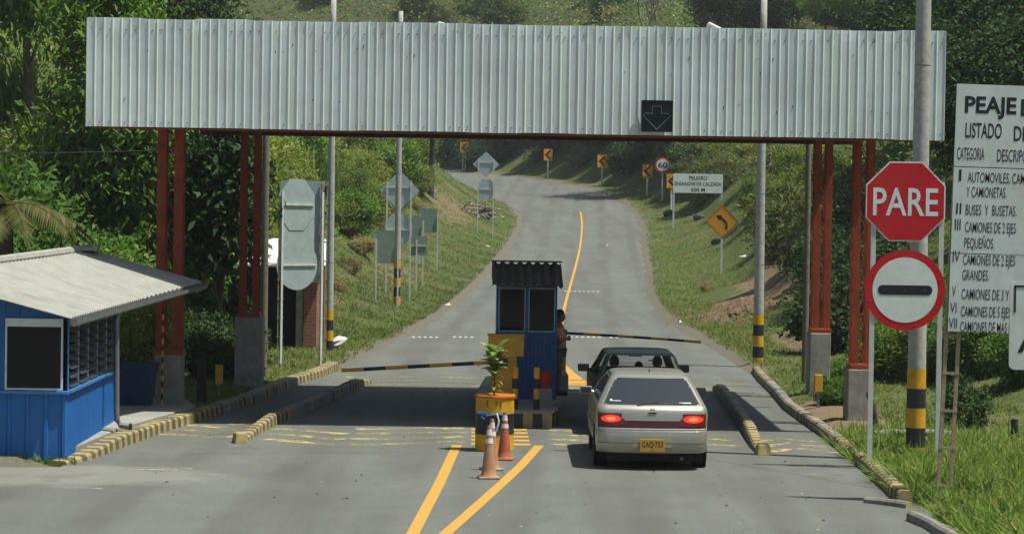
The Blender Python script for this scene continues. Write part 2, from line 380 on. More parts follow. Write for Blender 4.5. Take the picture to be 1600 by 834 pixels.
# ------------------------------------------------------------------ asphalt
def asphalt_mat():
    m, nt, p = nodes('asphalt')
    n1 = noise(nt, .35, 5); n2 = noise(nt, 60., 3); n3 = noise(nt, 2.2, 6, rough=.7)
    base = ramp(nt, n1.outputs[0], [(.3, (.114, .121, .106)), (.7, (.150, .157, .140))])
    fine = ramp(nt, n2.outputs[0], [(.3, .55), (.5, 1.0), (.72, 1.4)]); c = mix(nt, 1., base, fine, 'MULTIPLY')
    st = ramp(nt, n3.outputs[0], [(.52, 0.), (.8, .35)]); c = mix(nt, st, c, (.19, .185, .165))
    # tyre tracks and oil: long streaks along the road
    tc = nt.nodes.new('ShaderNodeTexCoord'); mp = nt.nodes.new('ShaderNodeMapping'); mp.inputs['Scale'].default_value = (1.1, .05, 1)
    n5 = nt.nodes.new('ShaderNodeTexNoise'); n5.inputs['Scale'].default_value = 1; n5.inputs['Detail'].default_value = 6
    L(nt, tc.outputs['Object'], mp.inputs[0]); L(nt, mp.outputs[0], n5.inputs['Vector'])
    trk = ramp(nt, n5.outputs[0], [(.45, 0.), (.72, .55)]); c = mix(nt, trk, c, (.082, .082, .078))
    # fine transverse cracks
    vo = nt.nodes.new('ShaderNodeTexVoronoi'); vo.feature = 'DISTANCE_TO_EDGE'; vo.inputs['Scale'].default_value = .22
    nd = noise(nt, 1.2, 4); mx = nt.nodes.new('ShaderNodeVectorMath'); mx.operation = 'MULTIPLY_ADD'; L(nt, nd.outputs[1], mx.inputs[0]); mx.inputs[1].default_value = (1.6, 1.6, 0); L(nt, tc.outputs['Object'], mx.inputs[2])
    L(nt, mx.outputs[0], vo.inputs['Vector']); cr = ramp(nt, vo.outputs[0], [(0., .42), (.0035, 0.)]); c = mix(nt, cr, c, (.045, .045, .042))
    n9 = noise(nt, 16., 3, rough=.8); c = mix(nt, 1., c, ramp(nt, n9.outputs[0], [(.3, .84), (.7, 1.15)]), 'MULTIPLY')
    sx_ = nt.nodes.new('ShaderNodeSeparateXYZ'); L(nt, tc.outputs['Object'], sx_.inputs[0])
    wv = nt.nodes.new('ShaderNodeMath'); wv.operation = 'MULTIPLY_ADD'; L(nt, sx_.outputs[1], wv.inputs[0]); wv.inputs[1].default_value = -.045; L(nt, sx_.outputs[0], wv.inputs[2])
    fr = nt.nodes.new('ShaderNodeMath'); fr.operation = 'PINGPONG'; L(nt, wv.outputs[0], fr.inputs[0]); fr.inputs[1].default_value = .85
    tk = ramp(nt, fr.outputs[0], [(.50, 0.), (.72, .75), (.85, .75)]); n10 = noise(nt, .25, 4); tk2 = mix(nt, 1., tk, ramp(nt, n10.outputs[0], [(.35, 0.), (.65, 1.)]), 'MULTIPLY')
    c = mix(nt, tk2, c, (.088, .091, .083))
    vs = nt.nodes.new('ShaderNodeVectorMath'); vs.operation = 'MULTIPLY_ADD'; L(nt, tc.outputs['Object'], vs.inputs[0]); vs.inputs[1].default_value = (.38, .75, 0); vs.inputs[2].default_value = (2.3, -27.0, 0)
    ln = nt.nodes.new('ShaderNodeVectorMath'); ln.operation = 'LENGTH'; L(nt, vs.outputs[0], ln.inputs[0]); nn_ = noise(nt, 1.6, 7, rough=.75); ad_ = nt.nodes.new('ShaderNodeMath'); ad_.operation = 'MULTIPLY_ADD'; L(nt, nn_.outputs[0], ad_.inputs[0]); ad_.inputs[1].default_value = -1.6; L(nt, ln.outputs['Value'], ad_.inputs[2])
    c = mix(nt, ramp(nt, ad_.outputs[0], [(.0, .55), (.35, 0.)]), c, (.24, .235, .21))      # dried mud washed off the verge
    n7 = noise(nt, 9., 5, rough=.8); sp = ramp(nt, n7.outputs[0], [(.63, 0.), (.70, .5)]); c = mix(nt, sp, c, (.075, .076, .07))
    n8 = noise(nt, .8, 2); lp = ramp(nt, n8.outputs[0], [(.60, 0.), (.63, .35)]); c = mix(nt, lp, c, (.105, .107, .10))
    L(nt, c, p.inputs['Base Color']); p.inputs['Roughness'].default_value = .85; p.inputs['Specular IOR Level'].default_value = .25
    L(nt, bump(nt, n2.outputs[0], .25, .01), p.inputs['Normal']); return m
asph = asphalt_mat()
def road():
    mb = MB(); rows = []
    for i in range(0, len(CL)):
        c = CL[i]; row = []
        wig = .10*math.sin(i*.9)+.08*math.sin(i*2.3+1)
        for k in np.linspace(-1, 1, 9):
            hw = c[2]+(wig if abs(k) == 1 and c[1] > 62 else 0)+(.27 if k == 1 and c[1] < 61.5 else 0)
            row.append((c[0]+NR[i, 0]*hw*k, c[1]+NR[i, 1]*hw*k, c[3]+c[4]*c[2]*k))
        rows.append(row)
    mb.grid(rows)
    b = [(-17, 2), (-5.4, 2), (-5.4, 36.6), (-5.95, 37.1), (-7, 36.9), (-9, 36.55), (-12, 36.7), (-17, 36.4)]
    mb.add([(x, y, -.004) for x, y in b], [tuple(range(len(b)))])
    struct(mb.build('road', asph))
road()

# painted markings, sheets 4 mm above the asphalt
def paintmat(name, c, wear, scale=5):
    m, nt, p = nodes(name); n = noise(nt, scale, 8, rough=.75); n2 = noise(nt, 45, 4, rough=.7); n3 = noise(nt, .8, 3)
    p.inputs['Base Color'].default_value = (*c, 1); p.inputs['Roughness'].default_value = .7
    ad = nt.nodes.new('ShaderNodeMath'); ad.operation = 'MULTIPLY_ADD'; L(nt, n2.outputs[0], ad.inputs[0]); ad.inputs[1].default_value = .45; L(nt, n.outputs[0], ad.inputs[2])
    ad2 = nt.nodes.new('ShaderNodeMath'); ad2.operation = 'MULTIPLY_ADD'; L(nt, n3.outputs[0], ad2.inputs[0]); ad2.inputs[1].default_value = .6; L(nt, ad.outputs[0], ad2.inputs[2])
    a = ramp(nt, ad2.outputs[0], [(wear, 1.), (wear+.16, .12)])
    t = nt.nodes.new('ShaderNodeBsdfTransparent'); ms = nt.nodes.new('ShaderNodeMixShader')
    L(nt, a, ms.inputs[0]); L(nt, t.outputs[0], ms.inputs[1]); L(nt, p.outputs[0], ms.inputs[2]); L(nt, ms.outputs[0], nt.nodes['Material Output'].inputs[0]); return m
py_ = paintmat('line_yellow', (.48, .27, .045), 1.06)
pf_ = paintmat('faded_yellow', (.46, .37, .14), .99)
pff = paintmat('very_faded_yellow', (.40, .34, .15), .92)
pw_ = paintmat('stud_white', (.75, .75, .72), 1.4)
def markings():
    mb = MB(); E = .004
    def strip(pts, wd, m=0, zf=None):
        pts = [Vector(p) for p in pts]; rows = []
        for i, p in enumerate(pts):
            t = (pts[min(i+1, len(pts)-1)]-pts[max(i-1, 0)]); t.z = 0; t.normalize(); n = Vector((t.y, -t.x, 0))
            ww = wd[i] if hasattr(wd, '__len__') else wd
            rows.append([(p-n*ww/2)+Vector((0, 0, E)), (p+n*ww/2)+Vector((0, 0, E))])
        mb.grid(rows, m)
    # two lines that open round the island
    Lp = [(-1.05, 20), (-.9, 26), (-.66, 30.0), (-.42, 35.5), (-.21, 41.3)]
    Rp = [(-.9, 20), (-.6, 26), (-.28, 30.03), (.02, 32.3), (.41, 35.3), (.75, 38), (1.12, 41.4)]
    strip([(x, y, 0) for x, y in Lp], .155); strip([(x, y, 0) for x, y in Rp], .155)
    # far wedge and centre line
    mb.add([(1.93, 55.6, E), (2.62, 55.6, E), (2.42, 60, E), (2.25, 65.5, E), (2.05, 65.5, E)], [(0, 1, 2, 3, 4)], 0)
    cz_ = lambda Y: float(np.interp(Y, CL[:150, 1], CL[:150, 3])); mid = []
    for px, py in ((877, 560), (875, 540), (875.5, 520), (878, 500), (882, 480), (887, 460), (893, 440), (898, 422), (903, 402), (906.5, 385), (908.5, 368), (909.5, 352), (908.5, 338), (905.5, 325)):
        d = ray(px, py); Y = next(y for y in np.arange(45, 200, .1) if CH+d.z*y/d.y < cz_(y)); mid.append(Vector((d.x*Y/d.y, Y, cz_(Y)+.006)))
    sm_ = [mid[0]]
    for a_, b_ in zip(mid, mid[1:]): sm_ += [a_.lerp(b_, k/4) for k in (1, 2, 3, 4)]
    for _ in range(3): sm_ = [sm_[0]]+[(sm_[q-1]+sm_[q]*2+sm_[q+1])/4 for q in range(1, len(sm_)-1)]+[sm_[-1]]
    strip(sm_, .12, 0)
    # yellow bands across the lanes
    WK = 1.35
    def chev(x0, x1, ys, dy, m, wd=.2):
        for y in ys: strip([(x0, y-dy, 0), ((x0+x1)/2, y, 0), (x1, y-dy, 0)], wd, m)
    def bars(x0, x1, ys, sl, m, wd=.2):
        for y in ys: strip([(x0, y, 0), (x1, y+sl, 0)], wd*WK, m)
    bars(.02, .98, [41.55, 42.25, 42.95, 43.65, 44.3], 0, 0, .26)                       # in front of the island nose
    bars(-5.2, -4.2, [42.6, 43.5, 44.4], -.5, 1, .22); bars(-4.2, -3.75, [42.1, 43.4, 44.6], .3, 1, .2)
    bars(-3.35, -2.1, [41.9, 42.9, 43.9], -.9, 1, .24)
    for k, y in enumerate((41.2, 42.2, 43.2, 44.1)): strip([(-1.95, y-.15, 0), (-.55, y+.35, 0)], .34, 2)
    bars(-.5, -.1, [41.7, 42.6, 43.5, 44.3], .2, 1, .22)
    bars(1.35, 1.85, [41.7, 42.6, 43.5, 44.3], -.2, 1, .22); bars(1.85, 3.6, [42.2, 43.4], .3, 2, .22)
    bars(3.7, 4.4, [42.2, 43.3, 44.2], -.5, 2, .2)
    for y in (41.3, 42.2, 43.1): strip([(4.75, y-.5, 0), (5.3, y+.25, 0), (5.85, y-.5, 0)], .28, 1)
    for y in (53.8, 55.0, 56.2, 57.4):
        strip([(-2.1, y, 0), (-1.0, y+.3, 0)], .34, 2); strip([(-.7, y+.3, 0), (.2, y, 0)], .34, 2); strip([(2.1, y-.2, 0), (2.9, y+.1, 0)], .28, 1 if y < 56 else 2)
        bars(-3.0, -2.3, [y], -.4, 2, .22); bars(4.6, 5.2, [y-.3], .4, 2, .22); bars(5.4, 6.2, [y-.3], -.4, 2, .22)
    # white raised studs and worn dashes
    for x0, x1, y in ((-1.75, -1.0, 75.2), (-.55, .1, 75.6), (2.6, 5.1, 76.6), (5.3, 6.0, 76.2)):
        for x in np.arange(x0, x1, .17):
            if random.random() < .88: mb.add([(x, y-.16, E), (x+.085, y-.16, E), (x+.085, y+.16, E), (x, y+.16, E)], [(0, 1, 2, 3)], 3)
    for x in np.arange(4.0, 5.6, .2):
        c = np.interp(111, CL[:150, 1], CL[:150, 3]); mb.add([(x, 110.8, c+.012), (x+.1, 110.8, c+.012), (x+.1, 111.4, c+.012), (x, 111.4, c+.012)], [(0, 1, 2, 3)], 3)
    for x, y, l in ((5.0, 38.6, .5), (5.3, 37.6, .6), (4.9, 37.4, .3), (-4.3, 39.5, .3), (-3.9, 40.6, .25), (-5.0, 36.8, .9), (-5.5, 34.3, .6), (-4.4, 37.0, .4)):
        mb.add([(x, y, E), (x+l, y, E), (x+l*.9, y+.1, E), (x+.1, y+.1, E)], [(0, 1, 2, 3)], 4)
    struct(mb.build('road_markings', [py_, pf_, pff, pw_, paintmat('scuff', (.4, .4, .37), .95, 8)]))
markings()

# kerbs: striped blocks following a line, real steps
kerb_y = mat('kerb_yellow', (.36, .29, .12), .8, var=.3, scale=9, dirt=(.17, .15, .11), dirt_amt=.95)
kerb_k = mat('kerb_dark', (.095, .082, .058), .85, var=.35, scale=9, dirt=(.24, .20, .12), dirt_amt=.8)
kerb_g = mat('kerb_grey', (.22, .21, .185), .85, var=.3, scale=8, dirt=(.09, .085, .07), dirt_amt=.7, bumps=.3)
def resample(pts, step):
    P = [Vector((x, y, 0)) for x, y in pts]; out = [P[0]]; tot = 0
    seg = [(b-a).length for a, b in zip(P, P[1:])]; n = int(sum(seg)/step); res = []
    for k in range(n+1):
        s = k*step; i = 0
        while i < len(seg)-1 and s > seg[i]: s -= seg[i]; i += 1
        res.append(P[i].lerp(P[i+1], min(1, s/seg[i])))
    return res
def kerb(pts, wd, h, pitch=.185, h_of=None, worn=None, base=0):
    P = resample(pts, pitch); mb = MB(); rows = []
    for i, p in enumerate(P):
        t = (P[min(i+1, len(P)-1)]-P[max(i-1, 0)]).normalized(); n = Vector((t.y, -t.x, 0)); hh = (h_of(i/(len(P)-1)) if h_of else h)*(1+random.uniform(-.04, .04))
        w2 = wd/2+random.uniform(-.006, .006)
        rows.append([p-n*w2+Vector((0, 0, base-.05)), p-n*(w2-.015)+Vector((0, 0, base+hh-.03)), p-n*(w2-.045)+Vector((0, 0, base+hh)), p+n*(w2-.045)+Vector((0, 0, base+hh)), p+n*(w2-.015)+Vector((0, 0, base+hh-.03)), p+n*w2+Vector((0, 0, base-.05))])
    for i in range(len(P)-1):
        m = i % 2
        if worn: m = worn(i/(len(P)-1), m)
        mb.add(rows[i]+rows[i+1], [(k, k+1, k+7, k+6) for k in range(5)], m)
    mb.add(rows[0], [(5, 4, 3, 2, 1, 0)], 0); mb.add(rows[-1], [(0, 1, 2, 3, 4, 5)], 0)
    return mb
KM = [kerb_y, kerb_k, kerb_g]
wornf = lambda a, b, p=.75: (lambda t, m: 2 if a < t < b and random.random() < p else m)
kl = [(-6.0, 37.35), (-5.78, 38.2), (-5.55, 40.5), (-5.25, 43), (-4.85, 45.5), (-4.3, 49.5), (-3.8, 54.8), (-3.45, 57.2), (-3.25, 60)]
struct(kerb(kl, .30, .2, h_of=lambda t: .06+.12*min(1, t*8), worn=wornf(.42, .75, .6)).build('kerb', KM))
kr = [(5.80, 33.9), (5.98, 38), (6.12, 42.8), (6.16, 46), (6.2, 49.6), (6.45, 54), (6.62, 58), (6.8, 61)]
struct(kerb(kr, .22, .165, worn=wornf(.3, .8, .7)).build('kerb', KM))
struct(kerb([(5.75, 26), (5.72, 29), (5.66, 31.2), (5.52, 32.3)], .16, .12, pitch=.4, worn=lambda t, m: 2).build('kerb', KM))
struct(kerb([(5.28, 33.9), (5.5, 33.7), (5.85, 33.2)], .16, .08, pitch=.25, worn=lambda t, m: 2).build('kerb', KM))
def divider(pts, label, nose):
    b = thing('lane_divider', label, 'kerb', (pts[0][0], pts[0][1], 0), group=None)
    loc = [(x-pts[0][0], y-pts[0][1]) for x, y in pts]
    kerb(loc, .21, .2, h_of=lambda t: .08+.115*min(1, t*4.5, (1-t)*9+.1), worn=wornf(.3, .85, .75)).build('kerb_body', KM, b)
    nb = MB().box((loc[0][0]+nose[0], loc[0][1]+nose[1], .075), (.24, .3, .2), 0, rz=nose[2], taper=.75)
    nb.build('broken_nose', [kerb_y], b, bevel=.03); return b
divider([(-3.68, 41.6), (-3.62, 43), (-3.46, 44.8), (-3.05, 48), (-2.62, 52), (-2.4, 54.2), (-2.22, 55.3)], 'yellow and black striped kerb dividing off the narrow lane beside the blue office', (-.02, -.42, .3))
divider([(4.64, 40.6), (4.68, 41.7), (4.82, 44), (5.02, 48), (5.2, 52), (5.32, 55.3)], 'striped kerb dividing off the narrow lane beyond the cream hatchback', (.0, -.2, .05))

# pavement beside the office
def pavement():
    mb = MB(); poly = [(-7.6, 42.7), (-5.72, 41.0), (-5.42, 43), (-5.02, 45.5), (-4.96, 46.2), (-5.3, 47.6), (-7.6, 47.6)]
    mb.slab([(x, y) for x, y in poly], -.05, .2, 0)
    mb.slab([(-9.5, 37.7), (-5.98, 37.7), (-5.74, 41.0), (-7.6, 42.7), (-7.6, 47.6), (-9.5, 47.6)], -.05, .17, 0)
    struct(mb.build('pavement', pavec, bevel=.015))
pavement()

# ------------------------------------------------------------------ gantry
def corrug(x0, x1, pitch, pan, rib, y):
    """profile (x,y) of a trapezoid sheet facing -Y"""
    pts = []; x = x0
    while x < x1-.01:
        j = random.uniform(-.003, .003)
        pts += [(x, y), (x+pan+j, y), (x+pan+.007+j, y-rib), (x+pan+.016+j, y-rib), (min(x+pan+.037+j, x1), y)]; x += pitch
    pts.append((x1, y)); return pts
facade_m = mat('ribbed_white_sheet', (.69, .77, .76), .42, .15, var=.06, scale=2.5, dirt=(.55, .61, .59), dirt_amt=.35, spec=.5)
def facade_nodes():
    nt = facade_m.node_tree; p = nt.nodes['Principled BSDF']; src = p.inputs['Base Color'].links[0].from_socket
    tc = nt.nodes.new('ShaderNodeTexCoord'); sp = nt.nodes.new('ShaderNodeSeparateXYZ'); L(nt, tc.outputs['Object'], sp.inputs[0])
    dv = nt.nodes.new('ShaderNodeMath'); dv.operation = 'DIVIDE'; L(nt, sp.outputs[0], dv.inputs[0]); dv.inputs[1].default_value = .9036
    fl = nt.nodes.new('ShaderNodeMath'); fl.operation = 'FLOOR'; L(nt, dv.outputs[0], fl.inputs[0]); wnz = nt.nodes.new('ShaderNodeTexWhiteNoise'); wnz.noise_dimensions = '1D'; L(nt, fl.outputs[0], wnz.inputs['W'])
    c = mix(nt, 1., src, ramp(nt, wnz.outputs[0], [(0, .95), (1, 1.)]), 'MULTIPLY')
    mp = nt.nodes.new('ShaderNodeMapping'); mp.inputs['Scale'].default_value = (5, 1, .35); L(nt, tc.outputs['Object'], mp.inputs[0]); n = nt.nodes.new('ShaderNodeTexNoise'); n.inputs['Scale'].default_value = 1.6; n.inputs['Detail'].default_value = 6; L(nt, mp.outputs[0], n.inputs['Vector'])
    c = mix(nt, ramp(nt, n.outputs[0], [(.52, 0.), (.75, .35)]), c, (.40, .41, .37)); L(nt, c, p.inputs['Base Color'])
facade_nodes()
GY = 44.05
def gantry():
    g = thing('toll_gantry', 'wide toll canopy with a ribbed pale metal fascia on rust red lattice columns', 'toll canopy', (.7, 48.5, 0))
    O = Vector((.7, 48.5, 0))
    mb = MB(); pr = corrug(-6.65, 8.07, .1506, .113, .0135, GY)
    rows = []; prev = None
    nb = len(pr)
    for fz in (0, .02, .1, .3, .5, .7, .9, .97, 1):
        row = []
        for i, (x, y) in enumerate(pr):
            sheet = int((x+6.65)/.93); r = random.Random(sheet)
            zt = 6.985+.012*r.uniform(-1, 1); zb = 5.125+.006*r.uniform(-1, 1)+(.0 if x < 7 else -.01)
            wob = .004*math.sin(x*1.3+fz*5)+(.010*max(0, fz-.88)/.12*math.sin(x*9) if fz > .88 else 0)
            row.append(Vector((x+.006*(sheet % 2 - .5)*fz, y+wob-.004*(sheet % 2), zb+(zt-zb)*fz))-O)
        rows.append(row)
    mb.grid(rows, 0)
    for zz in (5.21, 6.79):
        for k in range(98):
            if random.random() < .62:
                x = -6.65+k*.1506+.06+random.uniform(-.015, .015); mb.box(Vector((x, GY-.007, zz+random.uniform(-.01, .01)))-O, (.016, .012, .016), 1)
    for _ in range(60):
        x = random.uniform(-6.5, 7.9); mb.box(Vector((x, GY-.004, random.choice([6.5, 6.87, 6.82, 6.2, 5.6, 6.4])+random.uniform(-.08, .08)))-O, (.012, .008, random.choice([.012, .02, .05])), 1)
    mb.build('fascia', [facade_m, mat('screw_rust', (.12, .12, .11), .7)], g)
    for xe in (-6.662, 8.083): MB().box(Vector((xe, GY+.05, 6.055))-O, (.02, .12, 1.86)).build('edge_trim', facade_m, g)
    # low roof behind
    mb = MB(); rows = []
    for x in np.linspace(-6.62, 8.05, 99):
        for dz in (0, .04): rows.append([Vector((x, GY+.12, 6.75+dz))-O, Vector((x, 49, 6.55+dz))-O, Vector((x, 53.7, 6.4+dz))-O])
    mb.grid([list(r) for r in rows], 0); mb.build('roof', mat('roof_sheet', (.35, .36, .35), .6, dirt=(.15, .14, .12)), g)
    # beams
    def beam(a, b, hh, m=shaded_red, wd=.12):
        a = Vector(a); b = Vector(b); d = b-a; t = MB()
        t.box((0, 0, hh/2-.01), (d.length, wd, .02)); t.box((0, 0, -hh/2+.01), (d.length, wd, .02)); t.box((0, 0, 0), (d.length, .02, hh-.044))
        t.xf(Matrix.Translation((a+b)/2-O) @ Matrix.Rotation(atan2(d.y, d.x), 4, 'Z')); return t.build('beam', m, g)
    beam((-6.5, GY+.12, 5.165), (8.0, GY+.12, 5.165), .14, orange_red)
    beam((-5.7, 53.4, 5.34), (8.0, 53.4, 5.34), .16)
    beam((-5.7, 49.5, 5.30), (7.9, 49.5, 5.30), .12); beam((-6.5, GY+.12, 6.5), (8.0, GY+.12, 6.5), .14, orange_red)
    for x in (-5.55, -1.2, 3.0, 7.0): beam((x, GY+.2, 5.46), (x, 53.3, 5.46), .15)
    # columns
    def column(px0, px1, Y, ptop, pedpx, wd, CD=.32):
        xa = at(px0, 400, Y).x; xb = at(px1, 400, Y).x; zc = ptop
        t = MB()
        for xx in (xa+wd/2, xb-wd/2):
            for yy in (Y, Y+CD):
                t.box(Vector((xx, yy, (zc+5.4)/2))-O, (wd, .02, 5.4-zc)); t.box(Vector((xx-wd/2+.012, yy+.025, (zc+5.4)/2))-O, (.012, .05, 5.4-zc)); t.box(Vector((xx+wd/2-.012, yy+.025, (zc+5.4)/2))-O, (.012, .05, 5.4-zc))
        z = zc+.15; k = 0
        while z < 5.1:
            x0_, x1_ = (xa+wd, xb-wd) if k % 2 else (xb-wd, xa+wd)
            for yy in (Y+.02, Y+CD-.01): t.tube([Vector((x0_, yy, z))-O, Vector((x1_, yy, z+.3))-O], .009, 5)
            for xx in (xa+.03, xb-.03): t.tube([Vector((xx, Y+(.04 if k % 2 else CD-.03), z))-O, Vector((xx, Y+(CD-.03 if k % 2 else .04), z+.3))-O], .009, 5)
            z += .3; k += 1
        c = t.build('lattice_column', orange_red, g)
        MB().box(Vector(((xa+xb)/2, Y+CD/2, zc+.045))-O, (xb-xa+.06, CD+.2, .09)).build('base_plate', orange_red, c, bevel=.006)
        pa = at(pedpx[0], 580, Y).x; pb = at(pedpx[1], 580, Y).x
        MB().box(Vector(((pa+pb)/2, Y+CD/2+.02, (zc-.1)/2))-O, (pb-pa, CD+.28, zc+.1)).build('pedestal', concrete, c, bevel=.015)
        return c
    column(244, 285, 46.6, 1.08, (243, 284), .165)
    column(374, 405, 52.6, 1.52, (367, 410), .13)
    column(1333, 1365, 46.0, 1.03, (1324, 1359), .125)
    column(1271, 1299, 52.6, 1.36, (1264, 1296), .135)
    return g
gantry()

def arrow_sign():
    p = at(1026, 207, GY-.2); t = thing('lane_signal', 'black square lane signal with a downward arrow hung on the pale metal fascia', 'signal', (p.x, GY-.05, p.z))
    s = .53; MB().box((0, -.07, s/2+.01), (s, .14, s)).build('housing', dkplastic, t, bevel=.012)
    pl = MB(); pl.box((0, -.142, s/2+.01), (s-.04, .006, s-.04)); pl.build('panel', mat('signal_panel', (.012, .02, .02), .3), t)
    k = MB().box((-s/2+.005, -.16, s/2+.01), (.012, .1, s)).box((s/2-.005, -.16, s/2+.01), (.012, .1, s)).box((0, -.16, s+.01), (s, .1, .012)); k.build('hood', dkplastic, t)
    a = [(0, .05), (.235, .29), (.20, .325), (.075, .325), (.075, .45), (-.075, .45), (-.075, .325), (-.20, .325), (-.235, .29), (0, .05)]
    m = MB().tube([(x, -.148, z) for x, z in a], .006, 6); m.build('arrow_outline', mat('arrow_grey', (.42, .50, .48), .4), t)
arrow_sign()
def floodlight(px, Y, s, tilt, label):
    p = at(px, 45, Y); b = thing('floodlight', label, 'lamp', (p.x, Y, 6.94))
    MB().tube([(0, 0, -.35), (0, 0, .02)], .018).build('bracket', steel, b)
    MB().box((0, 0, .06), (.30*s, .16, .10*s), ry=tilt).build('housing', mat('lamp_white', (.8, .8, .78), .3), b, bevel=.03)
floodlight(1117, 44.35, 1., .45, 'white floodlight tilted up on the canopy edge above the lane signal')
floodlight(690, 44.35, .45, .2, 'tiny white lamp on the canopy edge behind the fascia')

# ------------------------------------------------------------------ concrete poles
def pole(p, h, r0, r1, bands, bh, top, label):
    t = thing('light_pole', label, 'pole', p, group=None); mb = MB(); n = 20
    zs = [-.3]+[top-bh*len(bands)]+[top-bh*k for k in range(len(bands)-1, -1, -1)]+[top+.01]
    rad = lambda z: r0+(r1-r0)*max(z, 0)/h
    body = MB(); body.lathe([(rad(z), z) for z in np.linspace(-.3, h, 14)], n, 0); body.build('shaft', concpole, t, 'all')
    mb = MB(); prof = []; ms = []
    for k, c in enumerate(bands):
        z1 = top-bh*k; z0 = z1-bh; b = MB()
        mb.add([(cos(2*pi*j/n)*(rad(z)+.004), sin(2*pi*j/n)*(rad(z)+.004), z) for z in (z0, z1) for j in range(n)], [(j, (j+1) % n, n+(j+1) % n, n+j) for j in range(n)], c)
    mb.build('painted_bands', [yellow, black], t, True)
    for z in np.arange(top+1.2, h-.2, 1.75): MB().lathe([(rad(z)+.003, z), (rad(z)+.003, z+.014)], n, 0).build('steel_strap', steel, t)
    return t
def polepx(px, py, h, wpx_b, wpx_t, bands, bh, top, label, Y=None):
    p = hit(px, py) if Y is None else ground(px, Y); s = 4000/p.y
    return pole(p, h, wpx_b/s/2, wpx_t/s/2, bands, bh, top, label)
pp_r = polepx(1437, 700, 11.5, 30, 20, [0, 1, 0, 1, 0], .305, 1.33, 'thick concrete pole with yellow and black bands behind the stop sign', Y=39.7)
pp_l1 = polepx(514, 548, 9.0, 12.5, 8.5, [0, 1, 0, 1], .265, 1.06, 'tall concrete pole with banded foot beside the octagonal sign back')
polepx(1184, 567, 9.0, 17, 10, [0, 1, 0, 1, 0], .27, 1.22, 'banded concrete pole on the grass beyond the barrier, near the soil heap')
polepx(620, 478, 10.2, 10.5, 7, [0, 1, 0, 1, 0], .32, 1.62, 'banded concrete pole in front of the grey diamond sign back')
def woodpole(px, py, h, wpx, label, Y=None):
    p = hit(px, py) if Y is None else ground(px, Y); s = 4000/p.y; r = wpx/s/2
    t = MB().lathe([(r*1.05, -.3), (r, 1.5), (r*.95, h*.5), (r*.85, h)], 12).build('utility_pole', woodp, None, True, loc=p)
    tag(t, label, 'pole')
woodpole(411, 590, 6.6, 12, 'grey wooden pole standing beside the shaded canopy column')
woodpole(1257, 600, 6.0, 10, 'thin grey wooden pole on the lawn behind the canopy column')

# ------------------------------------------------------------------ signs
def oct_(r, rot=pi/8, n=8): return [(r*cos(rot+2*pi*k/n), r*sin(rot+2*pi*k/n)) for k in range(n)]
def rrect(w, h, r=.03, n=4):
    out = []
    for cx, cz, a in ((w/2-r, h/2-r, 0), (-w/2+r, h/2-r, pi/2), (-w/2+r, -h/2+r, pi), (w/2-r, -h/2+r, 3*pi/2)):
        for k in range(n+1): out.append((cx+r*cos(a+k*pi/2/n), cz+r*sin(a+k*pi/2/n)))
    return out
def sh(poly, dx=0, dz=0): return [(x+dx, z+dz) for x, z in poly]
def circ(r, n=40): return [(r*cos(2*pi*k/n), r*sin(2*pi*k/n)) for k in range(n)]
wl = mat('sign_white', (.74, .80, .79), .45, var=.07, dirt=(.5, .52, .47), dirt_amt=.5)
sgnblack = mat('sign_black', (.015, .018, .022), .45, var=.05)
def post(t, x, z1, y=.03, r=.025, m=None, z0=-.25): return MB().box((x, y, (z0+z1)/2), (r*2, r*1.4, z1-z0)).build('post', m or postw, t)

# stop sign with the no-entry disc below
Y = 38.35; b0 = ground(1417, Y); t = thing('stop_sign', 'red octagonal PARE sign above a red and white barred disc on two posts', 'road sign', b0)
cz = at(1415, 315, Y).z-b0.z; cx = at(1415, 315, Y).x-b0.x
R8 = .598/cos(pi/8)
f = MB().prism(sh(oct_(R8), cx, cz), -.004, .0).build('octagon_plate', wl, t)
MB().prism(sh(oct_(R8-.022), cx, cz), -.008, -.005).build('red_face', red, f)
MB().text('PARE', cx, cz-.205, .43, -.011, width=.98, off=.012, align='c').build('lettering', wl, f)
cz2 = at(1414, 453, Y).z-b0.z; cx2 = at(1414, 453, Y).x-b0.x
f = MB().prism(sh(circ(.605, 56), cx2, cz2), -.004, 0).build('disc_plate', red, t)
MB().prism(sh(circ(.49, 56), cx2, cz2), -.008, -.005).build('white_face', wl, f)
MB().prism(sh(rrect(.82, .145, .07, 6), cx2, cz2+.0), -.012, -.009).build('bar', sgnblack, f)
def blt(c_, d_): MB().box(c_, d_).build('bolt', steel, t)
for a in range(8): blt((cx2+.545*cos(a*pi/4+.3), -.008, cz2+.545*sin(a*pi/4+.3)), (.018, .008, .018)); 
for dx, dz in ((-.38, .38), (.38, .38), (-.38, -.38), (.38, -.38), (0, .0)): blt((cx+dx*1.1, -.012, cz+dz*1.1), (.014, .006, .014))
for dx in (-.3, 0, .3): blt((cx2+dx, -.014, cz2), (.016, .006, .016))
post(t, at(1361, 600, Y).x-b0.x, cz+.3, .035, .036); post(t, at(1467, 600, Y).x-b0.x, cz+.3, .035, .036)
for x_, z_ in ((cx, cz+.25), (cx, cz-.25), (cx2, cz2+.2), (cx2, cz2-.2)): MB().box((x_, .02, z_), (1.0, .03, .04)).build('cross_brace', postw, t)

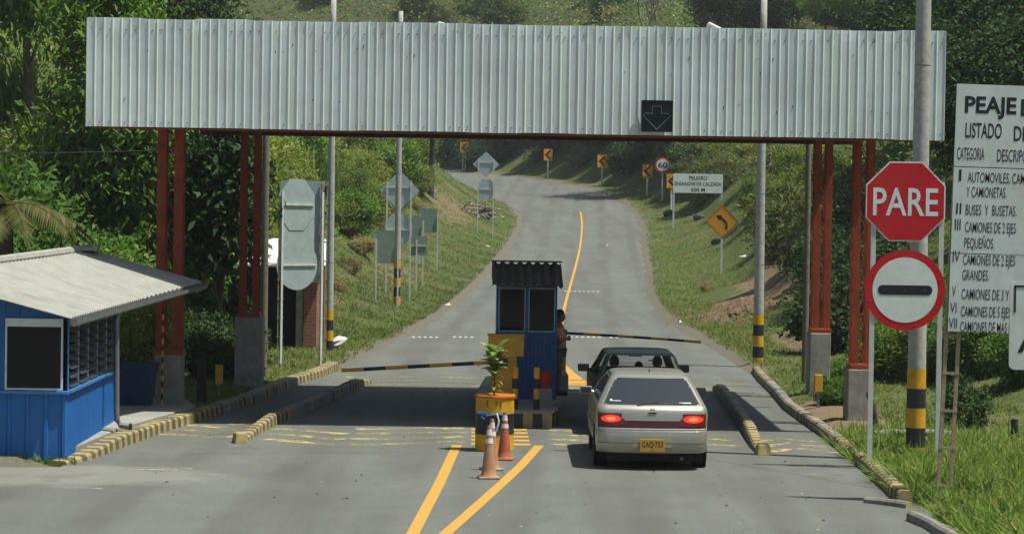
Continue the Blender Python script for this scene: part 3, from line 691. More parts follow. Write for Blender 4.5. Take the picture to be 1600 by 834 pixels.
# toll price board
Y = 33.8; b0 = ground(1478, Y); t = thing('toll_board', 'large pale toll board headed PEAJE on a ladder frame in the grass', 'information board', b0)
def lad(t, x, z0, z1, lean, m, dx=.17, rung=.42, r=.024, y=.05):
    MB().box((0, 0, (z1-z0)/2), (r*2, r*2, z1-z0), ry=0).xf(Matrix.Translation((x, y, z0)) @ Matrix.Rotation(lean, 4, 'Y')).build('ladder_rail', m, t)
    MB().box((0, 0, (z1-z0)/2), (r*2, r*2, z1-z0)).xf(Matrix.Translation((x+dx, y, z0)) @ Matrix.Rotation(lean, 4, 'Y')).build('ladder_rail', m, t)
    z = .35
    while z < z1-z0: MB().box((dx/2, -.02, z), (dx+.06, .02, .035)).xf(Matrix.Translation((x, y, z0)) @ Matrix.Rotation(lean, 4, 'Y')).build('rung', m, t); z += rung
tan_post = mat('rusty_cream_post', (.36, .31, .20), .6, var=.25, scale=20, dirt=(.2, .09, .03), dirt_amt=.8)
LE = .018
zb = at(1480, 517, Y).z-b0.z; zt = at(1493, 131, Y).z-b0.z; xl = at(1481, 517, Y).x-b0.x; W = 2.5; Hh = zt-zb
TM = Matrix.Translation((xl, 0, zb)) @ Matrix.Rotation(LE, 4, 'Y')
z1 = Hh*(517-395)/386; z2 = Hh*(517-260)/386
bm_ = mat('board_white', (.64, .70, .69), .5, var=.10, scale=3, dirt=(.45, .46, .4), dirt_amt=.6)
for a, bq in ((0, z1-.006), (z1+.006, z2-.006), (z2+.006, Hh)):
    MB().box((W/2, 0, (a+bq)/2), (W, .02, bq-a)).xf(TM).build('board_panel', bm_, t)
S = Y/4000
def line(s, px, py, hpx, wpx, bold=.0): MB().text(s, (px-1481-(517-py)*.0337)*S, (517-py)*S, hpx*S, -.0125, width=wpx*S, off=bold).xf(TM).build('lettering', sgnblack, t)
for s_, px, py, h, w_, bo in (('PEAJE', 1506, 174, 26, 81, .03), ('E', 1594, 176, 26, 14, .03), ('LISTADO', 1507, 213, 24, 57, .012), ('DE', 1583, 216, 24, 22, .012),
    ('CATEGORIA', 1494, 248, 20, 43, .002), ('DESCRIPCION', 1557, 249, 20, 66, .002),
    ('I', 1497, 281, 18, 4, .02), ('AUTOMOVILES, CAMPEROS', 1511, 283, 17, 118, .002), ('Y CAMIONETAS.', 1509, 306, 17, 63, .002), ('II', 1493, 333, 18, 8, .01), ('BUSES  Y  BUSETAS.', 1508, 334, 17, 80, .002),
    ('III', 1491, 358, 18, 9, .01), ('CAMIONES DE 2 EJES', 1507, 361, 17, 80, .002), ('PEQUE\u00d1OS.', 1506, 386, 17, 47, .002),
    ('IV', 1488, 408, 18, 11, .002), ('CAMIONES DE 2 EJES', 1504, 412, 17, 82, .002), ('GRANDES.', 1503, 436, 17, 42, .002),
    ('V', 1487, 462, 17, 6, .002), ('CAMIONES DE 3 Y 4 EJES', 1502, 466, 17, 100, .002), ('VI', 1484, 488, 17, 10, .002), ('CAMIONES DE 5 EJES', 1501, 493, 17, 78, .002),
    ('VII', 1482, 512, 17, 13, .002), ('CAMIONES DE MAS DE 5 EJES', 1500, 517, 17, 110, .002)):
    line(s_, px, py, h, w_, bo)
lx = at(1466, 775, Y).x-b0.x
lad(t, lx+.0, -.2, zt-.1, .034, tan_post, dx=.165, rung=.50, y=.07); lad(t, lx+2.0, -.2, zt-.1, .034, tan_post, dx=.165, rung=.50, y=.07)

# second board cut by the frame edge
Y = 31.5; p = at(1576, 577, Y); b0 = Vector((p.x+.9, Y, gz(p.x+.9, Y))); t = thing('notice_board', 'rounded white notice board with a dark inner border in front of the toll board', 'notice board', b0)
w_, h_ = 1.8, .137/.137*1.09; c0 = (0, p.z-b0.z+h_/2)
f = MB().prism(sh(rrect(w_, h_, .07), *c0), -.01, .012).build('board_panel', bm_, t)
k = MB(); 
for a, bq in (((-w_/2+.06, h_/2-.06), (w_/2-.06, h_/2-.06)), ((-w_/2+.06, h_/2-.37), (-w_/2+.06, h_/2-.06)), ((w_/2-.06, h_/2-.37), (w_/2-.06, h_/2-.06))):
    k.box(((a[0]+bq[0])/2, -.013, c0[1]+(a[1]+bq[1])/2), (abs(a[0]-bq[0])+.024, .003, abs(a[1]-bq[1])+.024))
k.build('border', sgnblack, f); MB().text('A', -.80, c0[1]-h_/2+.22, .29, -.0125, width=.32, off=.02).build('lettering', sgnblack, f)
post(t, -.55, c0[1]+.2, .04, .03); post(t, .7, c0[1]+.2, .04, .03)

# chevron boards at the bend
def chevron(px, py, hpx, label, proto=[None], double=False):
    p = hit(px, py); rz = .35
    t = thing('chevron_sign', label, 'road sign', p, rz, 'chevron boards along the outside of the bend')
    s = 4000/p.y; top = (py-0)/1.0
    return t, p, s
def build_chev(px, pyb, pyt, hp, label, dbl=False, w=.78):
    t, p, s = chevron(px, pyb, hp, label); hh = hp/s; ww = hh*.80; zc = at(px, pyt+hp/2, p.y).z-p.z
    f = MB().box((0, 0, zc), (ww, .02, hh)).build('chevron_panel', yelsign, t)
    a = ww*.42; b = hh*.40; th = ww*.36
    MB().prism([(-a, zc), (a-th*.75, zc-b), (a, zc-b), (-a+th*.95, zc), (a, zc+b), (a-th*.75, zc+b)], -.016, -.012).build('chevron_mark', sgnblack, f)
    for x in ((-.12, .12) if dbl else (0,)): post(t, x, zc+hh*.3, .03, .05)
build_chev(725, 268, 222, 17.5, 'small chevron board furthest along the bend, on a double post', True)
build_chev(856, 277, 233, 18, 'chevron board before dark trees beside the sunlit grass at the bend')
build_chev(940.5, 290, 242, 20, 'chevron board on the grassy mound in the middle of the bend')
build_chev(1011, 306, 257, 21, 'chevron board standing just before the speed limit sign')
build_chev(1049, 330, 272, 22, 'chevron board half hidden behind the white PELIGRO sign')
p = hit(1034.5, 314); s = 4000/p.y; t = thing('speed_sign', 'round red and white speed sign reading 60 on a thin post', 'road sign', p, 0)
zc = at(1034.5, 258, p.y).z-p.z; r = 12.3/s
f = MB().prism(sh(circ(r), 0, zc), -.004, 0).build('disc_plate', red, t); MB().prism(sh(circ(r*.78), 0, zc), -.008, -.005).build('white_face', wl, f)
MB().text('60', 0, zc-r*.36, r*.74, -.012, width=r*1.2, off=.02, align='c').build('lettering', sgnblack, f); post(t, 0, zc+.2, .03, .045)

p = hit(1052, 355); s = 4000/p.y; t = thing('warning_board', 'long white board reading PELIGRO ENSANCHE DE CALZADA on two posts', 'road sign', p, 0)
x0 = 0; x1 = at(1128, 300, p.y).x-p.x; zt = at(1051, 271, p.y).z-p.z; hh = 30/s
f = MB().box(((x0+x1)/2, 0, zt-hh/2), (x1-x0+.1, .025, hh)).build('board_panel', wl, t)
cxm = (x0+x1)/2
k = MB().text('PELIGRO', cxm, zt-hh*.32, hh*.20, -.016, width=28/s, off=.02, align='c').text('ENSANCHE DE CALZADA', cxm, zt-hh*.62, hh*.20, -.016, width=73/s, off=.016, align='c').text('500 M', cxm, zt-hh*.93, hh*.20, -.016, width=22/s, off=.02, align='c')
k.build('lettering', sgnblack, f)
post(t, x0, zt, .03, .05); post(t, x1, zt, .03, .05, z0=-.8)

p = hit(1127, 427); s = 4000/p.y; t = thing('curve_sign', 'yellow diamond sign with a black bent arrow on the grass bank', 'road sign', p)
zc = at(1128, 346, p.y).z-p.z; r = 26.2/s
f = MB().prism(sh(oct_(r, 0, 4), 0, zc), -.004, .004).build('diamond_plate', yelsign, t)
k = MB(); a = r/.80
A_ = a*.86; cpath = [(.235, -.44), (.235, -.18), (.20, -.05), (.12, .05), (.0, .13), (-.10, .19)]; row0, row1 = [], []
for q in range(len(cpath)):
    d_ = Vector((cpath[min(q+1, 5)][0]-cpath[max(q-1, 0)][0], 0, cpath[min(q+1, 5)][1]-cpath[max(q-1, 0)][1])).normalized(); n_ = Vector((d_.z, 0, -d_.x))*.068
    row0.append(Vector((cpath[q][0]*A_, -.009, zc+cpath[q][1]*A_))-n_*A_); row1.append(Vector((cpath[q][0]*A_, -.009, zc+cpath[q][1]*A_))+n_*A_)
k.grid([row0, row1][::-1]); k.add([(x*A_, -.009, zc+z*A_) for x, z in ((.02, .33), (-.34, .36), (-.20, .03))], [(0, 1, 2)], 0)
o = k.build('arrow_mark', sgnblack, f)
brd = MB()
for i in range(4):
    q0 = oct_(r*.95, 0, 4)[i]; q1 = oct_(r*.95, 0, 4)[(i+1) % 4]
    brd.tube([(q0[0], -.006, zc+q0[1]), (q1[0], -.006, zc+q1[1])], .008, 4)
brd.build('border_line', sgnblack, f); post(t, 0, zc, .03, .045)

# sign backs for the other direction
def back_sign(label, posts, plates, Y=None, rz=0, brace=True, name='sign_back', pm=None):
    """posts: [(px,py base)], plates: [(kind, px, py, w, h, material)] in photograph pixels at the depth of the first post"""
    ps = [hit(*q) for q in posts]; Yc = Y or sum(q.y for q in ps)/len(ps); xm = at(sum(q[0] for q in posts)/len(posts), 400, Yc).x
    b0 = Vector((xm, Yc, gz(xm, Yc))); t = thing(name, label, 'road sign', b0, rz); s = 4000/Yc
    tops = []
    for kind, px, py, w_, h_, m in plates:
        q = at(px, py, Yc)-b0; w_ /= s; h_ /= s; dep = .05
        if rz: w_ /= cos(rz)
        if kind == 'd': poly = [(w_/2, 0), (0, h_/2), (-w_/2, 0), (0, -h_/2)]
        elif kind == 'o': poly = [(x*w_/2/.924, z*h_/2/.924) for x, z in oct_(1)]
        elif kind == 'c': poly = [(x*w_/2, z*h_/2) for x, z in circ(1)]
        else: poly = rrect(w_, h_, .03)
        qx = q.x/(cos(rz) if rz else 1)
        if kind == 'r' and len(plates) > 2: dep += .012
        f = MB().prism(sh(poly, qx, q.z), dep, dep+.006).build('plate', m, t)
        if brace and not (kind == 'r' and len(plates) > 2): MB().box((qx, dep-.02, q.z+(.0 if kind != 'd' else h_*.08)), (w_*.62 if kind == 'd' else w_*.9, .03, .035)).build('brace', postw, f)
        tops.append(q.z+h_*.15)
    for px, py in posts:
        q = at(px, py, Yc); x = (q.x-xm)/(cos(rz) if rz else 1)
        post(t, x, max(tops)+.12, .0, .028, pm, z0=-.8)
    return t
back_sign('grey diamond sign back over a round plate, behind the banded pole', [(603, 446), (640, 463)], [('d', 624.5, 298, 62, 64, signback), ('o', 622, 359, 44, 50, signback)], Y=94)
back_sign('olive rectangular sign back, nearest of the bank signs', [(587, 464), (621, 482)], [('r', 602, 386, 29, 51, backgreen)], Y=87.3, brace=False)
back_sign('small olive sign back on a single post', [(650, 457)], [('r', 653.5, 384, 28, 31, backgreen)], brace=True)
back_sign('olive sign back half covered behind the small single post sign', [(660, 448)], [('r', 650, 354, 16, 34, backgreen)], brace=False)
back_sign('olive rectangular sign back furthest up the bank below the brushwood', [(655, 425), (683, 416)], [('r', 668, 344.5, 30, 38, backgreen)], Y=117, brace=False)
back_sign('distant grey diamond sign back with a lower rounded plate near the bend', [(746, 365), (770, 366)], [('d', 759.5, 257, 42, 40, signback), ('o', 759.5, 296, 27, 32, signback)], Y=149)
# octagon and disc seen from behind, turned towards the lane
Y = 59.6; s = 4000/Y; t = back_sign('grey octagon and disc sign backs on two tall white posts', [(440, 572), (499, 580)], [('o', 466.5, 320, 52, 80, signback), ('c', 466.5, 414, 60, 78, signback), ('r', 466.5, 366, 51, 70, signback)], Y=Y, rz=.72)
b0 = ground(474, 60.6); t = thing('toll_board', 'grey back of a tall board on ladder legs beside the concrete pole', 'information board', b0, .1)
q0 = at(437, 440, 60.6)-b0; q1 = at(508, 283, 60.6)-b0
MB().box(((q0.x+q1.x)/2, .05, (q0.z+q1.z)/2), (q1.x-q0.x, .02, q1.z-q0.z)).build('board_panel', signback, t)
lad(t, q1.x-.08, -.2, q1.z, .0, tan_post, dx=.14, rung=.45, y=.0, r=.016); lad(t, q0.x-.03, -.2, q1.z-.8, .0, tan_post, dx=.10, rung=.45, y=.0, r=.014)

# ------------------------------------------------------------------ toll island, booth and barriers
def island():
    t = thing('toll_island', 'raised concrete island with yellow and black painted nose under the booth', 'traffic island', (.9, 44.8, 0))
    O = Vector((.9, 44.8, 0)); poly = [(.16, 44.75), (1.42, 44.72), (1.56, 45.4), (1.66, 48), (1.85, 52), (1.85, 55), (1.2, 55.3), (.3, 54), (.12, 50), (.1, 46)]
    MB().slab([(x-O.x, y-O.y) for x, y in poly], -.05, .285).build('island_body', [concrete], t, bevel=.03)
    mb = MB(); ix = [(.085, 46.0), (.145, 44.735), (1.432, 44.705), (1.575, 45.39), (1.675, 48)]
    P = resample(ix, .17)
    for i in range(len(P)-1):
        a, b = P[i]-O, P[i+1]-O; n = Vector(((b-a).y, -(b-a).x, 0)).normalized()*.006
        if i >= len(P)-1-9 and 0: continue
        mb.add([a+n, b+n, b+n+Vector((0, 0, .25)), a+n+Vector((0, 0, .25))], [(0, 1, 2, 3)], (i//1) % 2)
    mb.build('painted_nose', [kerb_y, black], t)
    return t
island()
p = at(878, 618, 49.6); tag(MB().box((0, .7, .16), (.24, 1.6, .36)).build('concrete_block', concrete, None, bevel=.02, loc=(p.x, 49.6, .285)), 'low concrete block at the edge of the island beyond the person', 'block')
roofb = mat('dark_roof_sheet', (.13, .12, .108), .8, var=.3, scale=7, dirt=(.06, .055, .05), dirt_amt=.7)
framec = mat('frame_pale_blue', (.28, .46, .56), .45, var=.1)
def booth():
    Y0 = 47.6; xl = at(775, 600, Y0).x; xr = at(868, 600, Y0).x; W = xr-xl; D = 1.35; zb = .285
    t = thing('toll_booth', 'small blue toll booth with dark corrugated roof on the island', 'booth', ((xl+xr)/2, Y0, zb))
    zs = 1.22; zw = 2.13    # sill height, wall height
    cor = lambda w_, z0, z1: None
    def wall(x0, y0, x1, y1, z0, z1, pitch=.072):
        L_ = math.hypot(x1-x0, y1-y0); n = int(L_/pitch); tx_, ty = (x1-x0)/L_, (y1-y0)/L_; nx, ny = ty, -tx_; pts = []
        for k in range(n):
            for u, h in ((0, 0), (.55, 0), (.65, .014), (.92, .014)): pts.append(((k+u)*L_/n, h))
        pts.append((L_, 0)); mb = MB(); mb.grid([[(x0+tx_*u+nx*h, y0+ty*u+ny*h, z) for u, h in pts] for z in (z0, z1)]); return mb
    a = W/2
    for q in ((-a, 0, a, 0), (a, 0, a, D), (a, D, -a, D), (-a, D, -a, 0)):
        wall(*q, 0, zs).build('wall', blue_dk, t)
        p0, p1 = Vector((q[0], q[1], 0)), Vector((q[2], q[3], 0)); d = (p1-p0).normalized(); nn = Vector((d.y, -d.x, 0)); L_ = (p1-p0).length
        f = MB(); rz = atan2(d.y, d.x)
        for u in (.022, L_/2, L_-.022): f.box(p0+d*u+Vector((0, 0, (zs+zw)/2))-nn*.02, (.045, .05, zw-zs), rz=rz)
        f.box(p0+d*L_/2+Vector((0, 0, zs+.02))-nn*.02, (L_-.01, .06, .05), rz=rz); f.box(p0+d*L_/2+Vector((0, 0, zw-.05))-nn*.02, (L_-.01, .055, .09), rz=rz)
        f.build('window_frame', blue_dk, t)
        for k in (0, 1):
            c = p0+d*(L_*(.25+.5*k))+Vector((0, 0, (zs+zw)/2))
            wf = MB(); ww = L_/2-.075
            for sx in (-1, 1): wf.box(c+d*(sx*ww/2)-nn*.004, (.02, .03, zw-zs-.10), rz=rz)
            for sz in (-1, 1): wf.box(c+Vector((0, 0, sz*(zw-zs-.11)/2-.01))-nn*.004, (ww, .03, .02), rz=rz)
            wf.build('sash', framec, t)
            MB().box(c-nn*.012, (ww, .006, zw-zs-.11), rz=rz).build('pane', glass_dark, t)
    # interior
    MB().box((0, .55, .9), (W-.2, .5, .04)).build('counter', darkw, t); MB().box((0, D/2, .02), (W-.06, D-.06, .03)).build('floor_plate', darkint, t)
    MB().box((0, D/2, zw+.03), (W+.02, D+.02, .04)).build('ceiling', blue_dk, t)
    # corrugated roof sloping down to the front
    mb = MB(); n = 60; rows = []
    for yy, zz in ((-.42, 2.13), (.3, 2.33), (.9, 2.50)):
        rows.append([(-a-.1+(W+.2)*i/n, yy, zz+.03*math.sin(i*2*pi*8/n)) for i in range(n+1)])
    mb.grid(rows); lo = [[(x, y, z-.02) for x, y, z in r][::-1] for r in rows]; mb.grid(lo)
    mb.grid([[(x, y, z-.02) for x, y, z in rows[0]], rows[0]]); mb.build('roof', roofb, t, True)
    mb = MB(); rows = [[(-a-.1+(W+.2)*i/n, yy, zz+.03*math.sin(i*2*pi*8/n)) for i in range(n+1)] for yy, zz in ((.9, 2.52), (1.7, 2.2))]
    mb.grid(rows); mb.build('rear_roof', roofb, t, True)
    MB().box((0, .9, 2.545), (W+.24, .16, .03)).build('ridge_cap', roofb, t)
    return t
booth()
# barrier cabinet and arms
def barrier(loc, name, lab, L_, tilt, sgn, segs, cab=True, sag=0):
    t = thing('barrier_gate', lab, 'barrier', loc)
    if cab:
        MB().box((.0, 0, .43), (.45, .34, .90)).build('cabinet', yellow, t, bevel=.01)
        MB().box((.03, -.02, 1.065), (.64, .36, .37)).build('upper_housing', yellow, t, bevel=.01)
        MB().box((.03, -.02, 1.26), (.67, .4, .025)).build('lid', yellow, t)
    else:
        MB().box((0, 0, .45), (.3, .3, .9)).build('cabinet', yellow, t, bevel=.01)
    for k in range(segs):
        pts = []
        for j in range(5):
            u = (k+j/4)/segs; pts.append((sgn*(.15+L_*u), -.2, (.775 if cab else .93)+tilt*u-sag*4*u*(1-u)*0-sag*u*u))
        MB().tube(pts, .034 if cab else .028, 8).build('arm', [yellow, black][k % 2 == (0 if sgn > 0 else 1) and 1 or 0], t, True)
    MB().box((sgn*.05, -.18, .775 if cab else .93), (.22, .12, .14)).build('arm_clamp', dkplastic, t)
    return t
pc = at(787, 608, 46.3); pc.z = .285
barrier((pc.x, 46.3, .285), 'barrier_gate', 'yellow barrier cabinet with striped arm lowered over the oncoming lane', 2.78, -.19, -1, 7)
pr_ = at(884, 560, 54.2)
barrier((pr_.x-.15, 54.2, .285), 'barrier_gate', 'striped barrier arm lowered across the lane ahead of the dark car', 2.85, -.10, 1, 8, cab=False, sag=.05)

def bollard(px, Y, lab):
    p = at(px, 600, Y); t = thing('bollard', lab, 'bollard', (p.x, Y, .285), group=None)
    for k in range(4): MB().lathe([(.055, .18*k), (.055, .18*(k+1))], 14).build('band', [black, yellow][k % 2], t, True)
    MB().lathe([(.055, .72), (.04, .74)], 14).build('cap', yellow, t, True)
bollard(805, 45.3, 'short banded post next to the yellow barrier cabinet'); bollard(838.5, 45.3, 'short banded post in front of the booth wall, by the red bucket')
def bucket():
    p = at(853, 607, 45.9); z0 = p.z; t = thing('bucket', 'red plastic bucket at the front of the blue booth', 'bucket', (p.x, 46.0, .285))
    MB().box((0, .0, (z0-.285)/2), (.22, .26, z0-.285)).build('stand', concrete, t)
    zz = z0-.285
    MB().lathe([(.085, zz), (.115, zz+.27), (.125, zz+.275), (.125, zz+.295), (.105, zz+.295), (.08, zz+.03)], 20).build('pail', mat('red_plastic', (.45, .02, .015), .4, var=.1), t, True)
    MB().tube([(.122*cos(a), -.03-.02*sin(a), zz+.285-.10*sin(a)) for a in np.linspace(0, pi, 12)], .005, 5).build('handle', steel, t)
bucket()

# oil drum planter with the potted plant
p = atz(772.5, 706, 0); DX, DY = p.x, p.y+.3
def drum():
    t = thing('drum_planter', 'oil drum painted in yellow and black bands, used as a planter', 'planter', (DX, DY, 0)); r = .305
    prof = [(r-.01, 0), (r, .01), (r, .28)]; ms = [0, 0]
    MB().lathe([(r-.006, 0), (r+.006, .012), (r, .03), (r, .27)], 32).build('yellow_band', yellow, t, True)
    MB().lathe([(r, .27), (r+.01, .29), (r, .31), (r, .57), (r+.01, .59), (r, .60)], 32).build('black_band', black, t, True)
    b = MB().lathe([(r, .60), (r, .86), (r+.012, .87), (r+.012, .89), (r-.015, .89), (r-.02, .82)], 32).build('yellow_band', mat('bright_yellow_wrap', (.62, .37, .015), .5, var=.12, dirt=(.4, .12, .02), dirt_amt=.7), t, True)
    MB().lathe([(r+.014, .845), (r+.02, .85), (r+.02, .875), (r+.014, .88)], 32).build('orange_trim', mat('orange_trim', (.6, .13, .02), .5), t, True)
    k = MB()   # scrawled strokes on the wrap
    for a0, a1, z0, z1 in ((-.42, -.40, .72, .80), (-.48, -.34, .80, .80), (-.46, -.36, .73, .73), (.0, .12, .80, .795), (.12, .06, .795, .73), (.02, .14, .77, .74), (.24, .36, .79, .79), (.30, .30, .70, .80)):
        q = [((r+.004)*sin(a), -(r+.004)*cos(a), z) for a, z in ((a0, z0), ((a0+a1)/2, (z0+z1)/2), (a1, z1))]; k.tube(q, .008, 5)
    k.build('painted_scrawl', mat('scrawl_paint', (.16, .09, .01), .7), t)
    MB().lathe([(r-.02, .80), (.01, .84)], 24).build('soil', mat('potting_soil', (.07, .05, .035), .95), t)
    MB().tube([(-.18, -.27, .57), (-.23, -.28, .60), (-.17, -.30, .62), (-.10, -.32, .58), (.05, -.34, .60), (.2, -.28, .64)], .012, 6).build('blue_rope', mat('blue_rope', (.03, .16, .5), .6), t, True)
    k = MB()
    for _ in range(9): 
        a = random.uniform(0, 6.28); k.tube([(-.2, -.3, .6), (-.2+.06*cos(a), -.32, .6+.05*sin(a)), (-.2+.09*cos(a+.6), -.33, .57+.06*sin(a+.6))], .010, 5)
    k.build('rope_knot', MATS['blue_rope'], t, True)
drum()
crot = leafmat('croton_leaf', (.14, .22, .05), (.50, .54, .22), .35)
def plant():
    t = thing('potted_plant', 'leafy green and yellow plant growing from the striped drum', 'plant', (DX-.02, DY-.02, .83))
    MB().tube([(0, 0, -.03), (.01, 0, .25), (-.02, .01, .5), (.0, 0, .72)], [.016, .014, .012, .008], 7).build('stem', bark, t)
    mb = MB()
    def leaf(b, d, L_, wd, up):
        d = Vector(d).normalized(); s = d.cross(Vector((0, 0, 1))).normalized(); n = s.cross(d); rows = []
        for u in np.linspace(0, 1, 6):
            c = Vector(b)+d*(L_*u)+Vector((0, 0, up*u*L_-.7*L_*u*u)); w_ = wd*math.sin(pi*min(1, u*.92+.08))**.8
            rows.append([c-s*w_+n*.02*w_/wd, c, c+s*w_+n*.02*w_/wd])
        mb.grid(rows, 0)
    for k in range(34):
        a = k*2.4; z = .36+.36*(k/34)+random.uniform(-.04, .04); leaf((0, 0, z), (cos(a), sin(a), .15), random.uniform(.22, .31), random.uniform(.055, .08), random.uniform(.55, 1.5))
    for k in range(9): a = k*2.4; leaf((-.01, 0, .10+.03*k), (cos(a), sin(a), 0), .18, .035, .5)
    mb.build('foliage', crot, t, True)
plant()

# traffic cones
def cone(p, h, lab, body, rz=0, rope=False):
    t = thing('traffic_cone', lab, 'cone', p, rz); k = h/.9
    MB().box((0, 0, .02*k), (.36*k, .36*k, .04*k)).build('base', body, t, bevel=.012)
    pr = lambda z: (.135-.105*(z-.03)/.87)*k
    MB().lathe([(.15*k, .035*k), (.138*k, .06*k)]+[(pr(z), z*k) for z in np.linspace(.07, .9, 9)], 24).build('cone_body', body, t, True)
    for z0, z1 in ((.60, .68), (.74, .84)):
        MB().lathe([(pr(z0)+.004, z0*k), (pr(z1)+.004, z1*k)], 24).build('white_band', mat('cone_white', (.62, .60, .56), .6, dirt=(.4, .33, .25), dirt_amt=.6), t, True)
    if rope: MB().tube([(-.10, -.14, .72), (-.06, -.17, .6), (-.1, -.16, .45), (-.14, -.15, .38)], .012, 6).build('white_rope', white, t, True)
    return t
tanc = mat('faded_cone', (.40, .22, .12), .7, var=.2, scale=9, dirt=(.30, .20, .13), dirt_amt=.7)
redc = mat('red_cone', (.40, .105, .05), .65, var=.2, scale=9, dirt=(.26, .10, .06), dirt_amt=.7)
cone(atz(763.5, 747), .75, 'tan faded cone nearest the camera on the road', tanc, .1)
cone(atz(768, 734), .75, 'faded cone tucked behind the nearest tan cone', tanc, .3)
cone(atz(788, 718), .73, 'redder cone with a white cord beside the striped drum', redc, -.2, True)

# small yellow boxes on short posts
def ybox(px, py, wpx, hpx, lab):
    p = hit(px, py); s = 4000/p.y; t = thing('marker_post', lab, 'marker', p)
    MB().box((0, 0, .05), (.05, .05, .5)).build('post', steel, t); MB().box((0, 0, .3+hpx/s/2), (wpx/s, .12, hpx/s)).build('yellow_box', yellow, t, bevel=.008)
ybox(342, 624, 11, 30, 'short yellow marker box on a post by the dark stump'); ybox(1278, 636, 12, 27, 'short yellow marker box on bare soil by the concrete pedestal')

# ------------------------------------------------------------------ blue office
roofw = mat('white_roof_sheet', (.315, .315, .28), .8, var=.14, scale=3, dirt=(.20, .19, .165), dirt_amt=.6)
blueframe = mat('blue_trim', (.05, .21, .52), .4, var=.08)
louvre = mat('louvre_glass', (.035, .05, .06), .3, var=.2, spec=.4)
def office():
    x1 = -5.93; x0 = -10.2; y0 = 37.62; y1 = 42.62; t = thing('toll_office', 'bright blue office hut with white sheet roof by the kerb', 'hut', (x1, y0, 0)); O = Vector((x1, y0, 0))
    zs = 1.045
    def cor(xa, ya, xb, yb, z0, z1, pitch, dep=.02, prof=((0, 0), (.70, 0), (.78, 1), (.94, 1))):
        L_ = math.hypot(xb-xa, yb-ya); n = max(1, int(L_/pitch)); tx, ty = (xb-xa)/L_, (yb-ya)/L_; nx, ny = ty, -tx; pts = []
        for k in range(n):
            for u, h in prof: pts.append(((k+u)*L_/n, h*dep))
        pts.append((L_, 0)); mb = MB()
        zt = z1 if hasattr(z1, '__call__') else (lambda u: z1)
        mb.grid([[Vector((xa+tx*u+nx*h, ya+ty*u+ny*h, z0))-O for u, h in pts], [Vector((xa+tx*u+nx*h, ya+ty*u+ny*h, zt(u/L_)))-O for u, h in pts]]); return mb
    win = [at(8, 608, y0), at(99, 498, y0)]; wx0, wx1 = win[0].x, win[1].x; wz0, wz1 = win[0].z, win[1].z
    cor(x0, y0, x1, y0, -.05, zs, .262, .022).build('wall', blue, t)
    cor(x1, y0, x1, y1, -.05, zs, .085, .012).build('wall', blue, t)
    cor(x1, y1, x0, y1, -.05, 2.2, .2).build('wall', blue, t); cor(x0, y1, x0, y0, -.05, 2.3, .2).build('wall', blue, t)
    # upper front wall round the window
    rz_ = lambda X: 2.19+(x1-X)*.245
    mb = MB(); W_ = lambda X, z, y=y0: Vector((X, y, z))-O
    def quad(a, b, c, d): mb.add([a, b, c, d], [(0, 1, 2, 3)])
    quad(W_(wx1, zs), W_(x1, zs), W_(x1, rz_(x1)), W_(wx1, rz_(wx1)))
    mb.build('wall', blue, t)
    cor(wx0, y0, wx1, y0, wz1, lambda u: rz_(wx0+(wx1-wx0)*u), .2, .012).build('wall', blue, t)
    cor(x0, y0, wx0, y0, zs, lambda u: rz_(x0+(wx0-x0)*u) if x0+(wx0-x0)*u > -8.1 else 2.72-.2*(-8.1-(x0+(wx0-x0)*u)), .2, .012).build('wall', blue, t)
    MB().box(W_((wx0+wx1)/2, (zs+wz0)/2), (wx1-wx0, .02, wz0-zs)).build('wall', blue, t)
    # sills
    MB().box(W_((x0+x1)/2+.0, zs-.01, y0-.02), (x1-x0+.08, .09, .05)).build('sill', blueframe, t, bevel=.008)
    MB().box(W_(x1+.02, zs+.003, (y0+y1)/2+.025), (.09, y1-y0+.0, .055)).build('sill', blueframe, t, bevel=.008)
    # front window
    f = MB()
    for xx in (wx0+.012, wx1-.012): f.box(W_(xx, (wz0+wz1)/2, y0-.012), (.024, .05, wz1-wz0))
    for zz in (wz0+.012, wz1-.012): f.box(W_((wx0+wx1)/2, zz, y0-.012), (wx1-wx0-.048, .05, .024))
    fo = f.build('window_frame', white, t)
    MB().box(W_((wx0+wx1)/2, wz1-.072, y0-.006), (wx1-wx0-.048, .02, .095)).build('white_strip', white, fo)
    MB().box(W_((wx0+wx1)/2, (wz0+wz1)/2-.05, y0+.004), (wx1-wx0-.048, .006, wz1-wz0-.15)).build('pane', glass_dark, fo)
    MB().box(W_((wx0+wx1)/2, (wz0+wz1)/2, y0+.25), (wx1-wx0+.1, .02, wz1-wz0+.1)).build('dark_backing', darkint, t)  # plain dark sheet set a little behind the pane
    # corner posts and jalousie windows in the side wall
    f = MB(); ztop = 2.12
    for yy in (y0+.035, y1-.035): f.box(W_(x1-.02, (zs+ztop)/2, yy), (.07, .07, ztop-zs))
    f.box(W_(x1-.02, ztop-.04, (y0+y1)/2), (.06, y1-y0-.14, .09)); f.build('corner_post', blue, t)
    n = 5; bw = (y1-y0-.14)/n
    for k in range(n):
        ya = y0+.07+k*bw; f = MB()
        for yy in (ya+.03, ya+bw-.03): f.box(W_(x1-.015, (zs+ztop)/2-.03, yy), (.05, .055, ztop-zs-.12))
        f.box(W_(x1-.02, zs+.05, ya+bw/2), (.04, bw-.115, .03)); f.box(W_(x1-.02, ztop-.11, ya+bw/2), (.04, bw-.115, .03))
        fo = f.build('window_frame', mat('alu_frame', (.26, .31, .34), .4, .5), t)
        lv = MB(); z = zs+.09
        while z < ztop-.12:
            lv.box(W_(x1+.005, z, ya+bw/2), (.11, bw-.13, .006), ry=.75); z += .135
        lv.build('louvres', louvre, fo)
